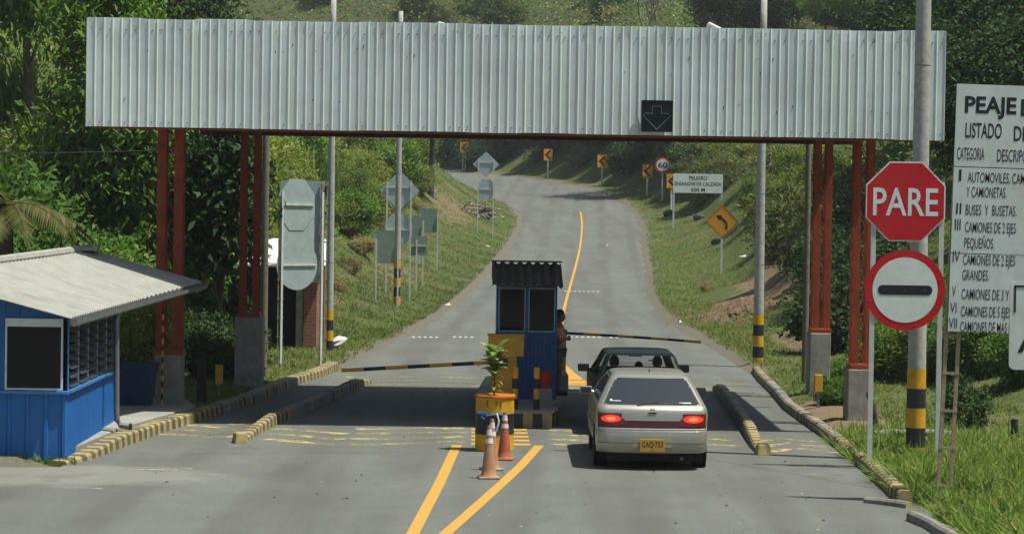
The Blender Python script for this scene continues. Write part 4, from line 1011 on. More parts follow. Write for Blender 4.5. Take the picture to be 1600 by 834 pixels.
    MB().box(W_(x1-.6, 1.5, (y0+y1)/2), (.02, y1-y0-.5, 1.3)).build('inner_wall', darkint, t)
    MB().box(W_((x0+x1)/2, .02, (y0+y1)/2), (x1-x0-.1, y1-y0-.1, .04)).build('floor', darkint, t)
    # roof
    E = [at(111, 497, 37.12), at(222, 467, 42.7), at(316, 441, 45.25)]; G0, G1 = at(-140, 428, 37.12), at(137, 391, 45.25); G = [G0, G0.lerp(G1, .69), G1]
    def edge(P, u):
        v = u*(37.12-45.25)/(37.12-45.25); Y = 37.12+u*8.13
        for a, b in zip(P, P[1:]):
            if Y <= b.y+1e-6: return a.lerp(b, max(0, (Y-a.y)/(b.y-a.y)))
        return P[-1]
    mb = MB(); N = 46; rows = []
    us = []
    for i in range(N):
        for du, h in ((0, 0), (.45, 0), (.6, 1), (.85, 1)): us.append(((i+du)/N, h))
    us.append((1, 0))
    for f_ in (0, .06, .5, 1.0): rows.append([edge(G, u).lerp(edge(E, u), f_)-O+Vector((0, 0, .022*h-.03*math.sin(pi*f_)*0)) for u, h in us])
    mb.grid([r for r in rows]); mb.grid([[p-Vector((0, 0, .012)) for p in r][::-1] for r in rows]); mb.grid([rows[-1], [p-Vector((0, 0, .012)) for p in rows[-1]]])
    mb.grid([[r[0]-Vector((0, 0, .012)) for r in rows], [r[0] for r in rows]]); mb.grid([[r[-1] for r in rows], [r[-1]-Vector((0, 0, .012)) for r in rows]])
    mb.build('roof', roofw, t)
    mb = MB(); far = [p-O+Vector((-2.6, .1, -.62)) for p in G]
    mb.grid([far, [p-O for p in G]]); mb.build('rear_roof', roofw, t)
    k = MB().tube([p-O+Vector((0, 0, .02)) for p in (G[0], G[1])]+[G[2]-O+Vector((0, .06, .02))], .085, 8); k.box(G[2]-O+Vector((.05, -.25, .03)), (.34, .7, .05), rz=.1); k.build('ridge_cap', roofw, t, True)
    # gutter and downpipe
    gu = MB(); prof = [(0, .02), (0, -.055), (.03, -.085), (.07, -.085), (.10, -.055), (.10, .0)]
    pts = [edge(E, u)-O+Vector((.0, 0, -.03)) for u in np.linspace(0, 1, 12)]; pts[0].y -= .05
    gu.grid([[p+Vector((dx, 0, dz)) for dx, dz in prof] for p in pts][::-1]); gu.grid([[p+Vector((dx*.9+.004, 0, dz+.006)) for dx, dz in prof] for p in pts])
    gu.add([pts[0]+Vector((dx, 0, dz)) for dx, dz in prof], [tuple(range(6))[::-1]])
    gu.build('gutter', steel, t)
    def W2(px, py, Y): return at(px, py, Y)-O
    MB().tube([W2(192, 474, 41.2), W2(186, 486, 41.2), W2(182, 498, 41.2), W2(182, 645, 41.2), W2(183, 656, 41.2), W2(188, 664, 41.2), W2(203, 666, 41.2)], .048, 10).build('downpipe', steel, t, True)
    MB().tube([W2(202, 666, 41.2), W2(206, 666, 41.2)], .056, 10).build('pipe_collar', dkplastic, t)
    # fascia board beams of the porch
    b = MB(); a = edge(E, .75)-O; c = edge(E, 1)-O; b.tube([a+Vector((-.15, 0, -.06)), c+Vector((-.15, -.08, -.06))], .03, 6); a = edge(E, .99)-O; c = edge(G, .99)-O; b.tube([a+Vector((-.02, 0, -.05)), c+Vector((0, 0, -.07))], .03, 6)
    b.tube([edge(E, .69)-O+Vector((-.1, 0, -.06)), edge(G, .69)-O+Vector((0, 0, -.07))], .03, 6); b.build('roof_beam', steel, t)
    MB().tube([(-1.55, 5.0, .1), (-1.55, 5.0, 2.5)], .04, 8).build('porch_post', steel, t); MB().tube([(-.75+.35, 7.45, .1), (-.75+.35, 7.45, 2.28)], .04, 8).build('porch_post', steel, t)
office()
p = ground(211, 46.0)
t = thing('plastic_bin', 'dark blue open bin in the shade under the office roof', 'bin', (p.x, 46.2, .17)); 
mb = MB(); 
for a, b, m in (((.30, .0), (.40, .78), 0),): 
    mb.add([(sx*r, sy*r*.8, z) for r, z in (a, b) for sx, sy in ((-1, -1), (1, -1), (1, 1), (-1, 1))], [(0, 1, 5, 4), (1, 2, 6, 5), (2, 3, 7, 6), (3, 0, 4, 7), (3, 2, 1, 0)])
mb.build('bin_body', mat('bin_blue', (.018, .055, .15), .5, var=.2), t, bevel=.02); MB().box((0, -.335, .76), (.84, .03, .05)).box((0, .335, .76), (.84, .03, .05)).box((-.405, 0, .76), (.03, .64, .05)).box((.405, 0, .76), (.03, .64, .05)).build('rim', MATS['bin_blue'], t)
# thin warning pole beside the column
p = at(253, 630, 45.9); mb = MB(); 
for k in range(16): mb.tube([(p.x+.02*0, p.y, .2+.11*k), (p.x, p.y, .2+.11*(k+1))], .022, 8, k % 2)
tag(mb.build('warning_pole', [yellow, black]), 'thin striped pole in front of the concrete pedestal by the office', 'pole')
mb = MB().tube([(0, 0, -.03), (0, 0, .24)], .022, 8)

# ------------------------------------------------------------------ cars
def interp(tab, z, k):
    zs = [r[0] for r in tab]; return float(np.interp(z, zs, [r[k] for r in tab]))
class Car:
    """car seen from behind: body lofted through level outlines; tab rows = (z, y rear, y front, half width, corner radius)"""
    def __init__(s, tab, bulge=.05): s.t = tab; s.b = bulge
    def outline(s, z, NR_=14, NC=5, NS=22, NF=8):
        yr, yf, hw, rc = (interp(s.t, z, k) for k in (1, 2, 3, 4)); rf = rc*1.6; rc = min(rc, hw*.6); rf = min(rf, hw*.6, max(.02, (yf-yr)*.4)); rc = min(rc, max(.02, (yf-yr)*.3)); P = []
        m = hw-rc
        for i in range(NR_): x = -m+2*m*i/(NR_-1); P.append((x, yr-s.b*(1-(x/m)**2), z))
        for i in range(1, NC+1): a = i/(NC+1)*pi/2; P.append((m+rc*sin(a), yr+rc-rc*cos(a), z))
        for i in range(NS): u = i/(NS-1); y = yr+rc+(yf-rf-yr-rc)*u; P.append((hw+.018*math.sin(pi*u)*0, y, z))
        mf = hw-rf
        for i in range(1, NC+1): a = i/(NC+1)*pi/2; P.append((mf+rf*cos(a), yf-rf+rf*sin(a), z))
        for i in range(NF): x = mf-2*mf*i/(NF-1); P.append((x, yf+.08*(1-(x/mf)**2), z))
        for i in range(1, NC+1): a = i/(NC+1)*pi/2; P.append((-mf-rf*sin(a), yf-rf+rf*cos(a), z))
        for i in range(NS): u = i/(NS-1); y = yf-rf-(yf-rf-yr-rc)*u; P.append((-hw, y, z))
        for i in range(1, NC+1): a = i/(NC+1)*pi/2; P.append((-m-rc*cos(a), yr+rc-rc*sin(a), z))
        return P
    def rear(s, x, z, off=0):
        yr, hw, rc = (interp(s.t, z, k) for k in (1, 3, 4)); rc = min(rc, hw*.6); m = hw-rc
        if abs(x) <= m: y = yr-s.b*(1-(x/m)**2)
        else: q = min(1, (abs(x)-m)/rc); y = yr+rc-rc*sqrt(max(0, 1-q*q))
        return Vector((x, y-off, z))
    def body(s, zs, skip=None):
        mb = MB(); rows = [s.outline(z) for z in zs]; n = len(rows[0]); b = len(mb.v); mb.v += [p for r in rows for p in r]
        for i in range(len(rows)-1):
            for j in range(n):
                k = (j+1) % n; q = [rows[i][j], rows[i][k], rows[i+1][k], rows[i+1][j]]; c = [sum(p[d] for p in q)/4 for d in range(3)]
                if skip and skip(c): continue
                mb.f.append((i*n+j, i*n+k, (i+1)*n+k, (i+1)*n+j)); mb.m.append(0)
        mb.f.append(tuple((len(rows)-1)*n+j for j in range(n))); mb.m.append(0); mb.f.append(tuple(range(n))[::-1]); mb.m.append(0); return mb
    def patch(s, xl, xr, z0, z1, off, nx=14, nzz=8, th=None, mb=None):
        """piece of the rear surface; xl, xr: numbers or functions of z"""
        f = lambda a, z: a(z) if hasattr(a, '__call__') else a
        g = []
        for i in range(nzz+1):
            z = z0+(z1-z0)*i/nzz; l, r = f(xl, z), f(xr, z)
            g.append([s.rear(l+(r-l)*j/nx, z, off) for j in range(nx+1)])
        mb = mb or MB(); mb.grid(g)
        bk = [[p+Vector((0, off+.004, 0)) for p in r] for r in g]
        mb.grid([bk[0], g[0]]); mb.grid([g[-1], bk[-1]]); mb.grid([[r[0] for r in bk][::-1], [r[0] for r in g][::-1]]); mb.grid([[r[-1] for r in g][::-1], [r[-1] for r in bk][::-1]])
        return mb
def wheel(t, x, y, r=.29, w_=.17, rim=None):
    b = MB(); k = w_/2
    b.lathe([(r*.62, -k), (r*.93, -k), (r, -k*.75), (r, k*.75), (r*.93, k), (r*.62, k)], 28); b.xf(Matrix.Translation((x, y, r)) @ Matrix.Rotation(pi/2, 4, 'Y')); e = bpy.data.objects.new('wheel', None); COL.objects.link(e); e.parent = t
    b.build('tyre', rubber, e, True); b = MB().lathe([(.04, -k*.7), (r*.62, -k*.8), (r*.64, 0), (r*.62, k*.8), (.04, k*.7)], 20); b.xf(Matrix.Translation((x, y, r)) @ Matrix.Rotation(pi/2, 4, 'Y')); b.build('rim', rim or steel, e, True)
def carpaint(name, c, metal):
    m, nt, p = nodes(name); n = noise(nt, 3, 4); col = ramp(nt, n.outputs[0], [(.3, tuple(x*.93 for x in c)), (.7, c)])
    # road dust on the lower body
    tc = nt.nodes.new('ShaderNodeTexCoord'); sp = nt.nodes.new('ShaderNodeSeparateXYZ'); L(nt, tc.outputs['Object'], sp.inputs[0]); f = ramp(nt, sp.outputs[2], [(.18, .55), (.5, .0)])
    col = mix(nt, f, col, (.16, .14, .11)); L(nt, col, p.inputs['Base Color']); p.inputs['Metallic'].default_value = metal; p.inputs['Roughness'].default_value = .36; p.inputs['Coat Weight'].default_value = .6; p.inputs['Coat Roughness'].default_value = .08; return m
cream = carpaint('champagne_paint', (.45, .44, .375), .6); dkgreen = carpaint('near_black_paint', (.006, .010, .010), .0); dkgreen.node_tree.nodes['Principled BSDF'].inputs['Coat Weight'].default_value = .1; dkgreen.node_tree.nodes['Principled BSDF'].inputs['Roughness'].default_value = .4; dkgreen.node_tree.nodes['Principled BSDF'].inputs['Specular IOR Level'].default_value = .25
lamp_red = mat('tail_lamp_red', (.16, .008, .008), .25, var=.1, coat=.5); lamp_dark = mat('tail_garnish', (.075, .014, .014), .3, var=.1, coat=.5)
lamp_on = emis('brake_lamp_lit', (1, .06, .02), (.5, .01, .01), .62); lamp_core = emis('brake_lamp_core', (1, .22, .07), (.6, .03, .01), .95)
plate_y = mat('number_plate_yellow', (.50, .29, .03), .45, var=.06)
def silver_car():
    tab = [(.225, .22, 3.9, .60, .16), (.255, .06, 4.05, .79, .2), (.34, .0, 4.16, .822, .22), (.52, .0, 4.16, .83, .22), (.565, .01, 4.14, .83, .22), (.58, .045, 4.13, .828, .2), (.60, .05, 4.1, .828, .2), (.80, .075, 4.02, .838, .19), (.88, .09, 3.9, .828, .17), (.93, .13, 3.3, .81, .15), (.955, .17, 3.15, .795, .14),
           (1.2, .50, 2.62, .67, .13), (1.32, .68, 2.36, .595, .13), (1.365, .80, 2.2, .555, .14), (1.388, .95, 2.08, .50, .16), (1.398, 1.15, 1.9, .38, .2)]
    c = Car(tab); p0 = atz(1013, 729, 0); X = (atz(925, 728).x+atz(1102, 728).x)/2
    t = thing('hatchback_car', 'cream hatchback with glowing brake lights and yellow plate, last in the lane', 'car', (X, 37.72, 0), -.012)
    zs = [.225, .24, .255, .29, .34, .43, .52, .545, .565, .573, .58, .59, .60, .65, .70, .75, .80, .84, .88, .905, .93, .945, .955, 1.0, 1.08, 1.14, 1.2, 1.26, 1.32, 1.345, 1.365, 1.38, 1.388, 1.394, 1.398]
    c.body(zs).build('body', cream, t, True)
    # rear window with dark seal
    hwz = lambda z, m: interp(tab, z, 3)-m
    c.patch(lambda z: -hwz(z, .075), lambda z: hwz(z, .075), .955, 1.335, .003, nx=20).build('window_seal', dkplastic, t, True)
    wnd = c.patch(lambda z: -hwz(z, .095), lambda z: hwz(z, .095), .972, 1.322, .006, nx=20).build('rear_window', tint, t, True)
    k = c.patch(-.60, -.46, 1.005, 1.012, .009, nzz=1); k = c.patch(-.62, -.59, 1.005, 1.03, .009, nzz=1, mb=k); k = c.patch(.40, .58, .985, .995, .009, nzz=1, mb=k); k.build('window_sticker', white, wnd)
    # tailgate gap along the pillars
    for sx in (-1, 1):
        MB().tube([c.rear(sx*hwz(z, .035), z, .003) for z in np.linspace(.6, 1.36, 14)], .004, 4).build('tailgate_gap', dkplastic, t)
    # lamps and garnish
    c.patch(-.80, .80, .615, .835, .004, nx=40).build('garnish', lamp_dark, t, True)
    c.patch(-.45, .45, .73, .838, .008, nx=30).build('tailgate_lip', cream, t, True)
    for sx in (-1, 1):
        a, b = (.40, .79)
        xi = lambda z, a=a: a+.13*max(0, (z-.735)/.1) if z > .735 else a
        f = (c.patch(lambda z: -b, lambda z: -xi(z), .655, .828, .010, nx=12) if sx < 0 else c.patch(lambda z: xi(z), lambda z: b, .655, .828, .010, nx=12)).build('tail_lamp', lamp_red, t, True)
        def ell(hx, hz, off, nm_, mt_, sx=sx, f=f):
            q = lambda z: hx*sqrt(max(0, 1-((z-.755)/hz)**2)); c.patch(lambda z: sx*.61-q(z), lambda z: sx*.61+q(z), .755-hz*.985, .755+hz*.985, off, nx=10, nzz=10).build(nm_, mt_, f, True)
        ell(.15, .055, .013, 'brake_lens', lamp_on); ell(.075, .028, .016, 'bulb_glow', lamp_core)
    c.patch(-.815, .815, .605, .618, .006, nx=40, nzz=1).build('chrome_strip', white, t, True)
    # bumper
    bp = c.patch(-.815, .815, .26, .555, .025, nx=44, nzz=7); bp.build('bumper', cream, t, True)
    c.patch(-.815, .815, .562, .575, .003, nx=40, nzz=1).build('bumper_gap', dkplastic, t)
    c.patch(-.80, .80, .40, .415, .029, nx=40, nzz=1).build('bumper_groove', mat('groove', (.16, .15, .12), .5), t)
    b = MB()
    c.patch(-.29, .29, .275, .465, .0285, nx=10).build('plate_recess', mat('plate_recess', (.33, .31, .25), .45), t)
    pl = MB().box((0, -.085, .375), (.37, .012, .185)).build('number_plate', plate_y, t, bevel=.004)
    MB().text('CAQ\u00b7733', 0, .352, .085, -.0925, width=.31, off=.012, align='c').text('CALI', 0, .300, .022, -.0925, width=.07, align='c').build('lettering', sgnblack, pl)
    q = c.rear(0, .9, .012); e = MB().ring(.036, .028, q.y-.006, q.y+.01, 24, 0, 0, .888); e.prism([(x*.022, .888+z*.022) for x, z in ((1, 0), (0, .75), (-1, 0), (0, -.75))], q.y-.004, q.y+.01); e.build('emblem', chrome, t, True)
    MB().box((0, c.rear(0, .84).y-.012, .848), (.12, .02, .018)).build('gate_handle', dkplastic, t)
    # wiper
    MB().tube([c.rear(-.22, .955, .02), c.rear(.02, .995, .03), c.rear(.10, 1.0, .03)], .009, 6).tube([c.rear(-.22, .965, .024), c.rear(.45, .985, .024)], .007, 5).build('rear_wiper', dkplastic, t, True)
    MB().tube([(.0, 1.0, 1.39), (0, 1.02, 1.43)], .012, 6).build('antenna_stub', dkplastic, t)
    # mirrors
    for sx in (-1, 1):
        o = MB().box((sx*.90, 2.75, .985), (.19, .10, .12), rz=sx*.1).tube([(sx*.76, 2.78, .95), (sx*.86, 2.76, .97)], .03, 6).build('side_mirror', cream if sx < 0 else dkplastic, t, bevel=.02); MB().box((sx*.90, 2.695, .985), (.165, .006, .095), rz=sx*.1).build('mirror_glass', louvre, o)
    # underside
    MB().box((0, 2.0, .17), (1.3, 3.6, .1)).build('underbody', darkint, t)
    MB().tube([(.45, .1, .17), (.45, .6, .17)], .025, 10).box((.0, .55, .22), (.9, .3, .1)).build('exhaust', steel, t)
    for sx in (-1, 1):
        MB().lathe([(.33, -.01), (.33, .01)], 30).xf(Matrix.Translation((sx*.832, .74, .30)) @ Matrix.Rotation(pi/2, 4, 'Y')).build('wheel_arch', darkint, t)
        wheel(t, sx*.725, .74, w_=.19); wheel(t, sx*.725, 3.2, w_=.19)
        # side glass
        pass
    for sx in (-1, 1):
        pts = [c.outline(z) for z in (.975, 1.3)]
        mb = MB(); rows = []
        for z in np.linspace(.975, 1.35, 5):
            hw = interp(tab, z, 3); yr = interp(tab, z, 1); yf = interp(tab, z, 2); rows.append([(sx*(hw+.004), yr+.35+(yf-yr-.75)*u, z) for u in np.linspace(0, 1, 8)])
        mb.grid(rows if sx > 0 else [r[::-1] for r in rows]); mb.build('side_window', tint, t, True)
        MB().box((sx*.842, 2.2, .55), (.016, 3.0, .05)).build('side_moulding', mat('moulding', (.2, .19, .16), .5), t)
silver_car()

def dark_car():
    tab = [(.2, .14, 4.0, .70, .16), (.3, .02, 4.1, .76, .2), (.5, .0, 4.16, .79, .2), (.6, .02, 4.1, .80, .18), (.85, .05, 4.0, .805, .16), (.93, .07, 3.5, .79, .14), (.97, .11, 3.15, .765, .12),
           (1.18, .24, 2.8, .66, .11), (1.33, .33, 2.5, .60, .10), (1.375, .40, 2.35, .565, .11), (1.40, .55, 2.1, .48, .14), (1.41, .75, 1.8, .36, .2)]
    c = Car(tab, .04); X = at(1001, 600, 43.6).x
    t = thing('estate_car', 'dark car with people inside, just ahead of the cream hatchback', 'car', (X, 43.35, 0), -.01)
    zs = [.2, .25, .3, .4, .5, .55, .6, .7, .78, .85, .9, .93, .955, .97, 1.0, 1.06, 1.11, 1.16, 1.22, 1.27, 1.30, 1.33, 1.352, 1.375, 1.39, 1.40, 1.41]
    def skip(q):
        x, y, z = q
        if not (.99 < z < 1.345): return False
        hw, yr, yf = (interp(tab, z, k) for k in (3, 1, 2))
        if y < yr+.14 and abs(x) < hw-.085: return True
        if y > yf-.16 and abs(x) < hw-.12: return True
        if abs(abs(x)-hw) < .02 and yr+.32 < y < yf-.35: return not any(abs(y-yc) < .09 for yc in (1.05, 1.75))
        return False
    c.body(zs, skip).build('body', dkgreen, t, True)
    hwz = lambda z, m: interp(tab, z, 3)-m
    c.patch(lambda z: -hwz(z, .06), lambda z: hwz(z, .06), .975, 1.35, -.012, nx=18).build('rear_window', glass_clear, t, True)
    fr = []
    for z in np.linspace(.975, 1.35, 5):
        yf = interp(tab, z, 2); hw = interp(tab, z, 3)-.06; fr.append([(-hw+2*hw*u, yf+.05*(1-(2*u-1)**2), z) for u in np.linspace(0, 1, 10)])
    MB().grid([r[::-1] for r in fr]).build('windscreen', glass_clear, t, True)
    for sx in (-1, 1):
        rows = []
        for z in np.linspace(.975, 1.35, 4):
            hw, yr, yf = (interp(tab, z, k) for k in (3, 1, 2)); rows.append([(sx*(hw-.012), yr+.28+(yf-yr-.6)*u, z) for u in np.linspace(0, 1, 6)])
        MB().grid(rows if sx > 0 else [r[::-1] for r in rows]).build('side_window', glass_clear, t, True)
        f = c.patch(*sorted((sx*.58, sx*.765)), .68, .92, .006, nx=8).build('tail_lamp', lamp_red, t, True); u = sorted((sx*.61, sx*.73)); c.patch(u[0], u[1], .77, .86, .010, nx=6).build('brake_lens', lamp_on, f, True)
        o = MB().box((sx*.90, 2.7, .99), (.20, .11, .13), rz=sx*.1).tube([(sx*.74, 2.75, .95), (sx*.87, 2.72, .97)], .03, 6).build('side_mirror', dkplastic, t, bevel=.025); MB().box((sx*.90, 2.64, .99), (.17, .006, .1), rz=sx*.1).build('mirror_glass', louvre, o)
        pass
        wheel(t, sx*.695, .74); wheel(t, sx*.695, 3.2)
        # seats
        MB().box((sx*.36, 1.85, .62), (.48, .16, .62), rx=-.2).box((sx*.36, 2.05, .38), (.48, .5, .16)).build('front_seat', darkint, t, bevel=.05); MB().box((sx*.36, 1.79, .99), (.26, .09, .17)).build('head_rest', darkint, t, bevel=.03)
    MB().box((0, 1.0, .60), (1.3, .16, .62), rx=-.2).box((0, 1.22, .36), (1.3, .5, .16)).build('rear_seat', darkint, t, bevel=.04)
    MB().box((0, 2.1, .27), (1.4, 3.4, .06)).build('floor_pan', darkint, t); MB().box((0, 2.95, .83), (1.35, .4, .2)).build('dashboard', darkint, t)
    MB().box((.02, 2.45, 1.25), (.24, .03, .07)).build('rear_view_mirror', dkplastic, t, bevel=.01)
    MB().box((0, -.03, .42), (1.46, .1, .2)).build('bumper', dkplastic, t, bevel=.03)
    return t, X, 43.35
dc, DCX, DCY = dark_car()

# ------------------------------------------------------------------ people
def skinned(name, joints, edges, radii, m, parent=None, sub=2, root=0):
    me = bpy.data.meshes.new(name); me.from_pydata([tuple(j) for j in joints], edges, []); me.materials.append(m)
    o = bpy.data.objects.new(name, me); COL.objects.link(o); md = o.modifiers.new('skin', 'SKIN')
    if not me.skin_vertices: me.skin_vertices.new() if hasattr(me.skin_vertices, 'new') else None
    for i, sv in enumerate(me.skin_vertices[0].data):
        r = radii[i]; sv.radius = r if hasattr(r, '__len__') else (r, r); sv.use_root = (i == root)
    s = o.modifiers.new('sub', 'SUBSURF'); s.levels = s.render_levels = sub; md.use_smooth_shade = True
    dg = bpy.context.evaluated_depsgraph_get(); m2 = bpy.data.meshes.new_from_object(o.evaluated_get(dg)); o.modifiers.clear(); o.data = m2
    if not m2.materials: m2.materials.append(m)
    m2.polygons.foreach_set('use_smooth', [True]*len(m2.polygons))
    if parent: o.parent = parent
    return o
def head_mesh(c, face, r=.098):
    """head with nose, brow, chin, ears; face = unit direction the person looks"""
    mb = MB(); n, k = 20, 14; f = Vector(face); s = Vector((-f.y, f.x, 0)); rows = []
    for i in range(k+1):
        ph = pi*i/k; row = []
        for j in range(n):
            th = 2*pi*j/n; fx = cos(th)*sin(ph); sx = sin(th)*sin(ph); z = -cos(ph)
            jaw = 1-.22*max(0, -z)**1.2; fr = 1.0 if fx < 0 else (1+.03*max(0, -z))
            nose = .20*math.exp(-((sx/.14)**2)-((z+.12)/.16)**2) if fx > 0 else 0
            eye = -.06*math.exp(-((abs(sx)-.34)/.14)**2-((z-.06)/.10)**2) if fx > 0 else 0
            ear = .14*math.exp(-((abs(sx)-.98)/.1)**2-((fx)/.14)**2-((z)/.22)**2)
            row.append(Vector(c)+f*(fx*fr*(1.0+nose+eye)*r*1.0)+s*(sx*jaw*(1+ear)*r*.80)+Vector((0, 0, z*r*1.22)))
        rows.append(row+[row[0]])
    mb.grid(rows); return mb
def hair_mesh(c, face, r=.1, cap=False):
    mb = MB(); n, k = 20, 9; f = Vector(face); s = Vector((-f.y, f.x, 0)); rows = []
    for i in range(k+1):
        row = []
        for j in range(n):
            th = 2*pi*j/n; low = 1.95 if cos(th) < .2 else (1.0 if cos(th) > .75 else 1.35); ph = low*i/k
            row.append(Vector(c)+f*(cos(th)*sin(ph)*r*1.08)+s*(sin(th)*sin(ph)*r*.90)+Vector((0, 0, cos(ph)*r*1.28)))
        rows.append(row+[row[0]])
    mb.grid([q[::-1] for q in rows]); return mb
def hand(mb, wrist, d, palm_n, sc_=1.):
    d = Vector(d).normalized(); n = Vector(palm_n).normalized(); s = d.cross(n)
    mb.tube([wrist, wrist+d*.04*sc_, wrist+d*.085*sc_], [.026*sc_, .036*sc_, .034*sc_], 8)
    for i, l in enumerate((.066, .076, .07, .055)):
        b = wrist+d*.08*sc_+s*((i-1.5)*.0185*sc_); mb.tube([b, b+d*l*.5*sc_+n*.006, b+d*l*.9*sc_+n*.022], [.0095, .009, .007], 6)
    b = wrist+d*.03*sc_-s*.03*sc_; mb.tube([b, b+d*.03-s*.025+n*.01, b+d*.06-s*.03+n*.02], [.012, .011, .008], 6)
def standing(loc, label, rz):
    """faces +X before rz; arms folded on the chest"""
    t = thing('person', label, 'person', loc, rz); k = 1.0
    J = [(0, 0, .88), (0, 0, 1.05), (.01, 0, 1.22), (0, 0, 1.34), (.015, 0, 1.41), (.02, 0, 1.46),
         (0, .165, 1.30), (0, -.165, 1.30), (-.02, .21, 1.03), (-.02, -.21, 1.03), (.19, .06, 1.07), (.20, -.06, 1.11),
         (0, .09, .84), (0, -.09, .84), (.02, .10, .46), (.0, -.10, .46), (-.01, .11, .08), (-.03, -.11, .08), (.13, .12, .035), (.11, -.12, .035)]
    E_ = [(0, 1), (1, 2), (2, 3), (3, 4), (4, 5), (3, 6), (3, 7), (6, 8), (7, 9), (8, 10), (9, 11), (0, 12), (0, 13), (12, 14), (13, 15), (14, 16), (15, 17), (16, 18), (17, 19)]
    Rr = [(.13, .10), (.125, .09), (.14, .10), (.10, .075), .05, .05, .058, .058, .04, .04, .029, .029, .085, .085, .055, .055, .038, .038, .03, .03]
    b = skinned('body', J, E_, Rr, skin, t)
    h = head_mesh((.03, 0, 1.50), (1, 0, 0))
    hand(h, Vector((.19, .06, 1.07)), (.25, -1, .12), (-1, 0, .2)); hand(h, Vector((.20, -.06, 1.11)), (.2, 1, -.05), (-1, 0, -.2))
    ho = h.build('h', skin, None, True)
    # join head and hands into the one body mesh
    dg = None
    bm = __import__('bmesh').new(); bm.from_mesh(b.data); bm.from_mesh(ho.data); bm.to_mesh(b.data); bm.free(); bpy.data.objects.remove(ho)
    b.data.polygons.foreach_set('use_smooth', [True]*len(b.data.polygons))
    hair_mesh((.025, 0, 1.515), (1, 0, 0)).build('hair', hairm, t, True)
    sh_ = [(0, 0, .90), (0, 0, 1.05), (.01, 0, 1.22), (0, 0, 1.345), (0, .165, 1.30), (0, -.165, 1.30), (-.02, .205, 1.06), (-.02, -.205, 1.06)]
    skinned('shirt', sh_, [(0, 1), (1, 2), (2, 3), (3, 4), (3, 5), (4, 6), (5, 7)], [(.155, .12), (.15, .11), (.155, .118), (.11, .09), .073, .073, .057, .057], mat('salmon_shirt', (.72, .36, .26), .85, var=.12, scale=12), t)
    tr = [(0, 0, .90), (0, .09, .83), (0, -.09, .83), (.02, .10, .46), (0, -.10, .46), (-.01, .11, .09), (-.03, -.11, .09)]
    skinned('trousers', tr, [(0, 1), (0, 2), (1, 3), (2, 4), (3, 5), (4, 6)], [(.15, .115), .105, .105, .074, .074, .06, .06], mat('dark_trousers', (.12, .125, .09), .9, var=.2), t)
    k = MB()
    for y, x in ((.115, 0), (-.115, -.02)): k.box((x+.06, y, .035), (.27, .095, .07)).box((x+.02, y, .075), (.14, .085, .06))
    k.build('shoes', darkw, t, bevel=.025)
p = at(868.5, 610, 48.6); standing((p.x+.035, 48.75, .285), 'person in a salmon shirt with folded arms leaning by the booth side', .12)
def sitting(x, y, label, shirt, cap=None, sc_=1., lean=0, up=0):
    """seated in the dark car, facing +Y"""
    t = thing('person', label, 'person', (DCX+x, DCY+y, .36+up)); t.scale = (sc_,)*3
    J = [(0, 0, .06), (0, -.03, .25), (0, -.04, .42), (0, -.03, .52), (0, -.01, .59), (-.17, -.03, .49), (.17, -.03, .49), (-.2, .08, .26), (.2, .08, .26), (-.15, .30, .30), (.15, .30, .30), (-.1, .1, .05), (.1, .1, .05), (-.11, .42, .10), (.11, .42, .10), (-.11, .50, -.1), (.11, .50, -.1)]
    E_ = [(0, 1), (1, 2), (2, 3), (3, 4), (3, 5), (3, 6), (5, 7), (6, 8), (7, 9), (8, 10), (0, 11), (0, 12), (11, 13), (12, 14), (13, 15), (14, 16)]
    b = skinned('body', J, E_, [.13, .13, .14, .1, .05, .06, .06, .042, .042, .03, .03, .085, .085, .055, .055, .045, .045], skin, t)
    h = head_mesh((lean, .0, .69), (0, 1, 0)); hand(h, Vector((-.15, .30, .30)), (.1, 1, .1), (0, 0, -1)); hand(h, Vector((.15, .30, .30)), (-.1, 1, .1), (0, 0, -1)); ho = h.build('h', skin, None, True)
    bm = __import__('bmesh').new(); bm.from_mesh(b.data); bm.from_mesh(ho.data); bm.to_mesh(b.data); bm.free(); bpy.data.objects.remove(ho); b.data.polygons.foreach_set('use_smooth', [True]*len(b.data.polygons))
    skinned('shirt', [J[0], J[1], J[2], J[3], J[5], J[6], J[7], J[8]], [(0, 1), (1, 2), (2, 3), (3, 4), (3, 5), (4, 6), (5, 7)], [.15, .15, .158, .115, .075, .075, .057, .057], shirt, t)
    if cap:
        mb = hair_mesh((lean, 0, .715), (0, 1, 0), .103); mb.v = [v for v in mb.v]; mb.box((lean-.10, .02, .745), (.12, .16, .012)); mb.build('cap', cap, t, True)
    else: hair_mesh((lean, -.005, .70), (0, 1, 0)).build('hair', hairm, t, True)
dsh = mat('dark_shirt', (.03, .03, .035), .85)
sitting(-.36, 2.0, 'driver seen from behind at the wheel of the dark car', dsh, sc_=1.0, up=.08)
sitting(.02, 1.15, 'passenger in the middle of the rear seat of the dark car', dsh, sc_=.86, up=.14)
sitting(.34, 1.1, 'passenger with a dark cap on the rear seat of the dark car', dsh, cap=darkint, sc_=.95, lean=.0, up=.16)

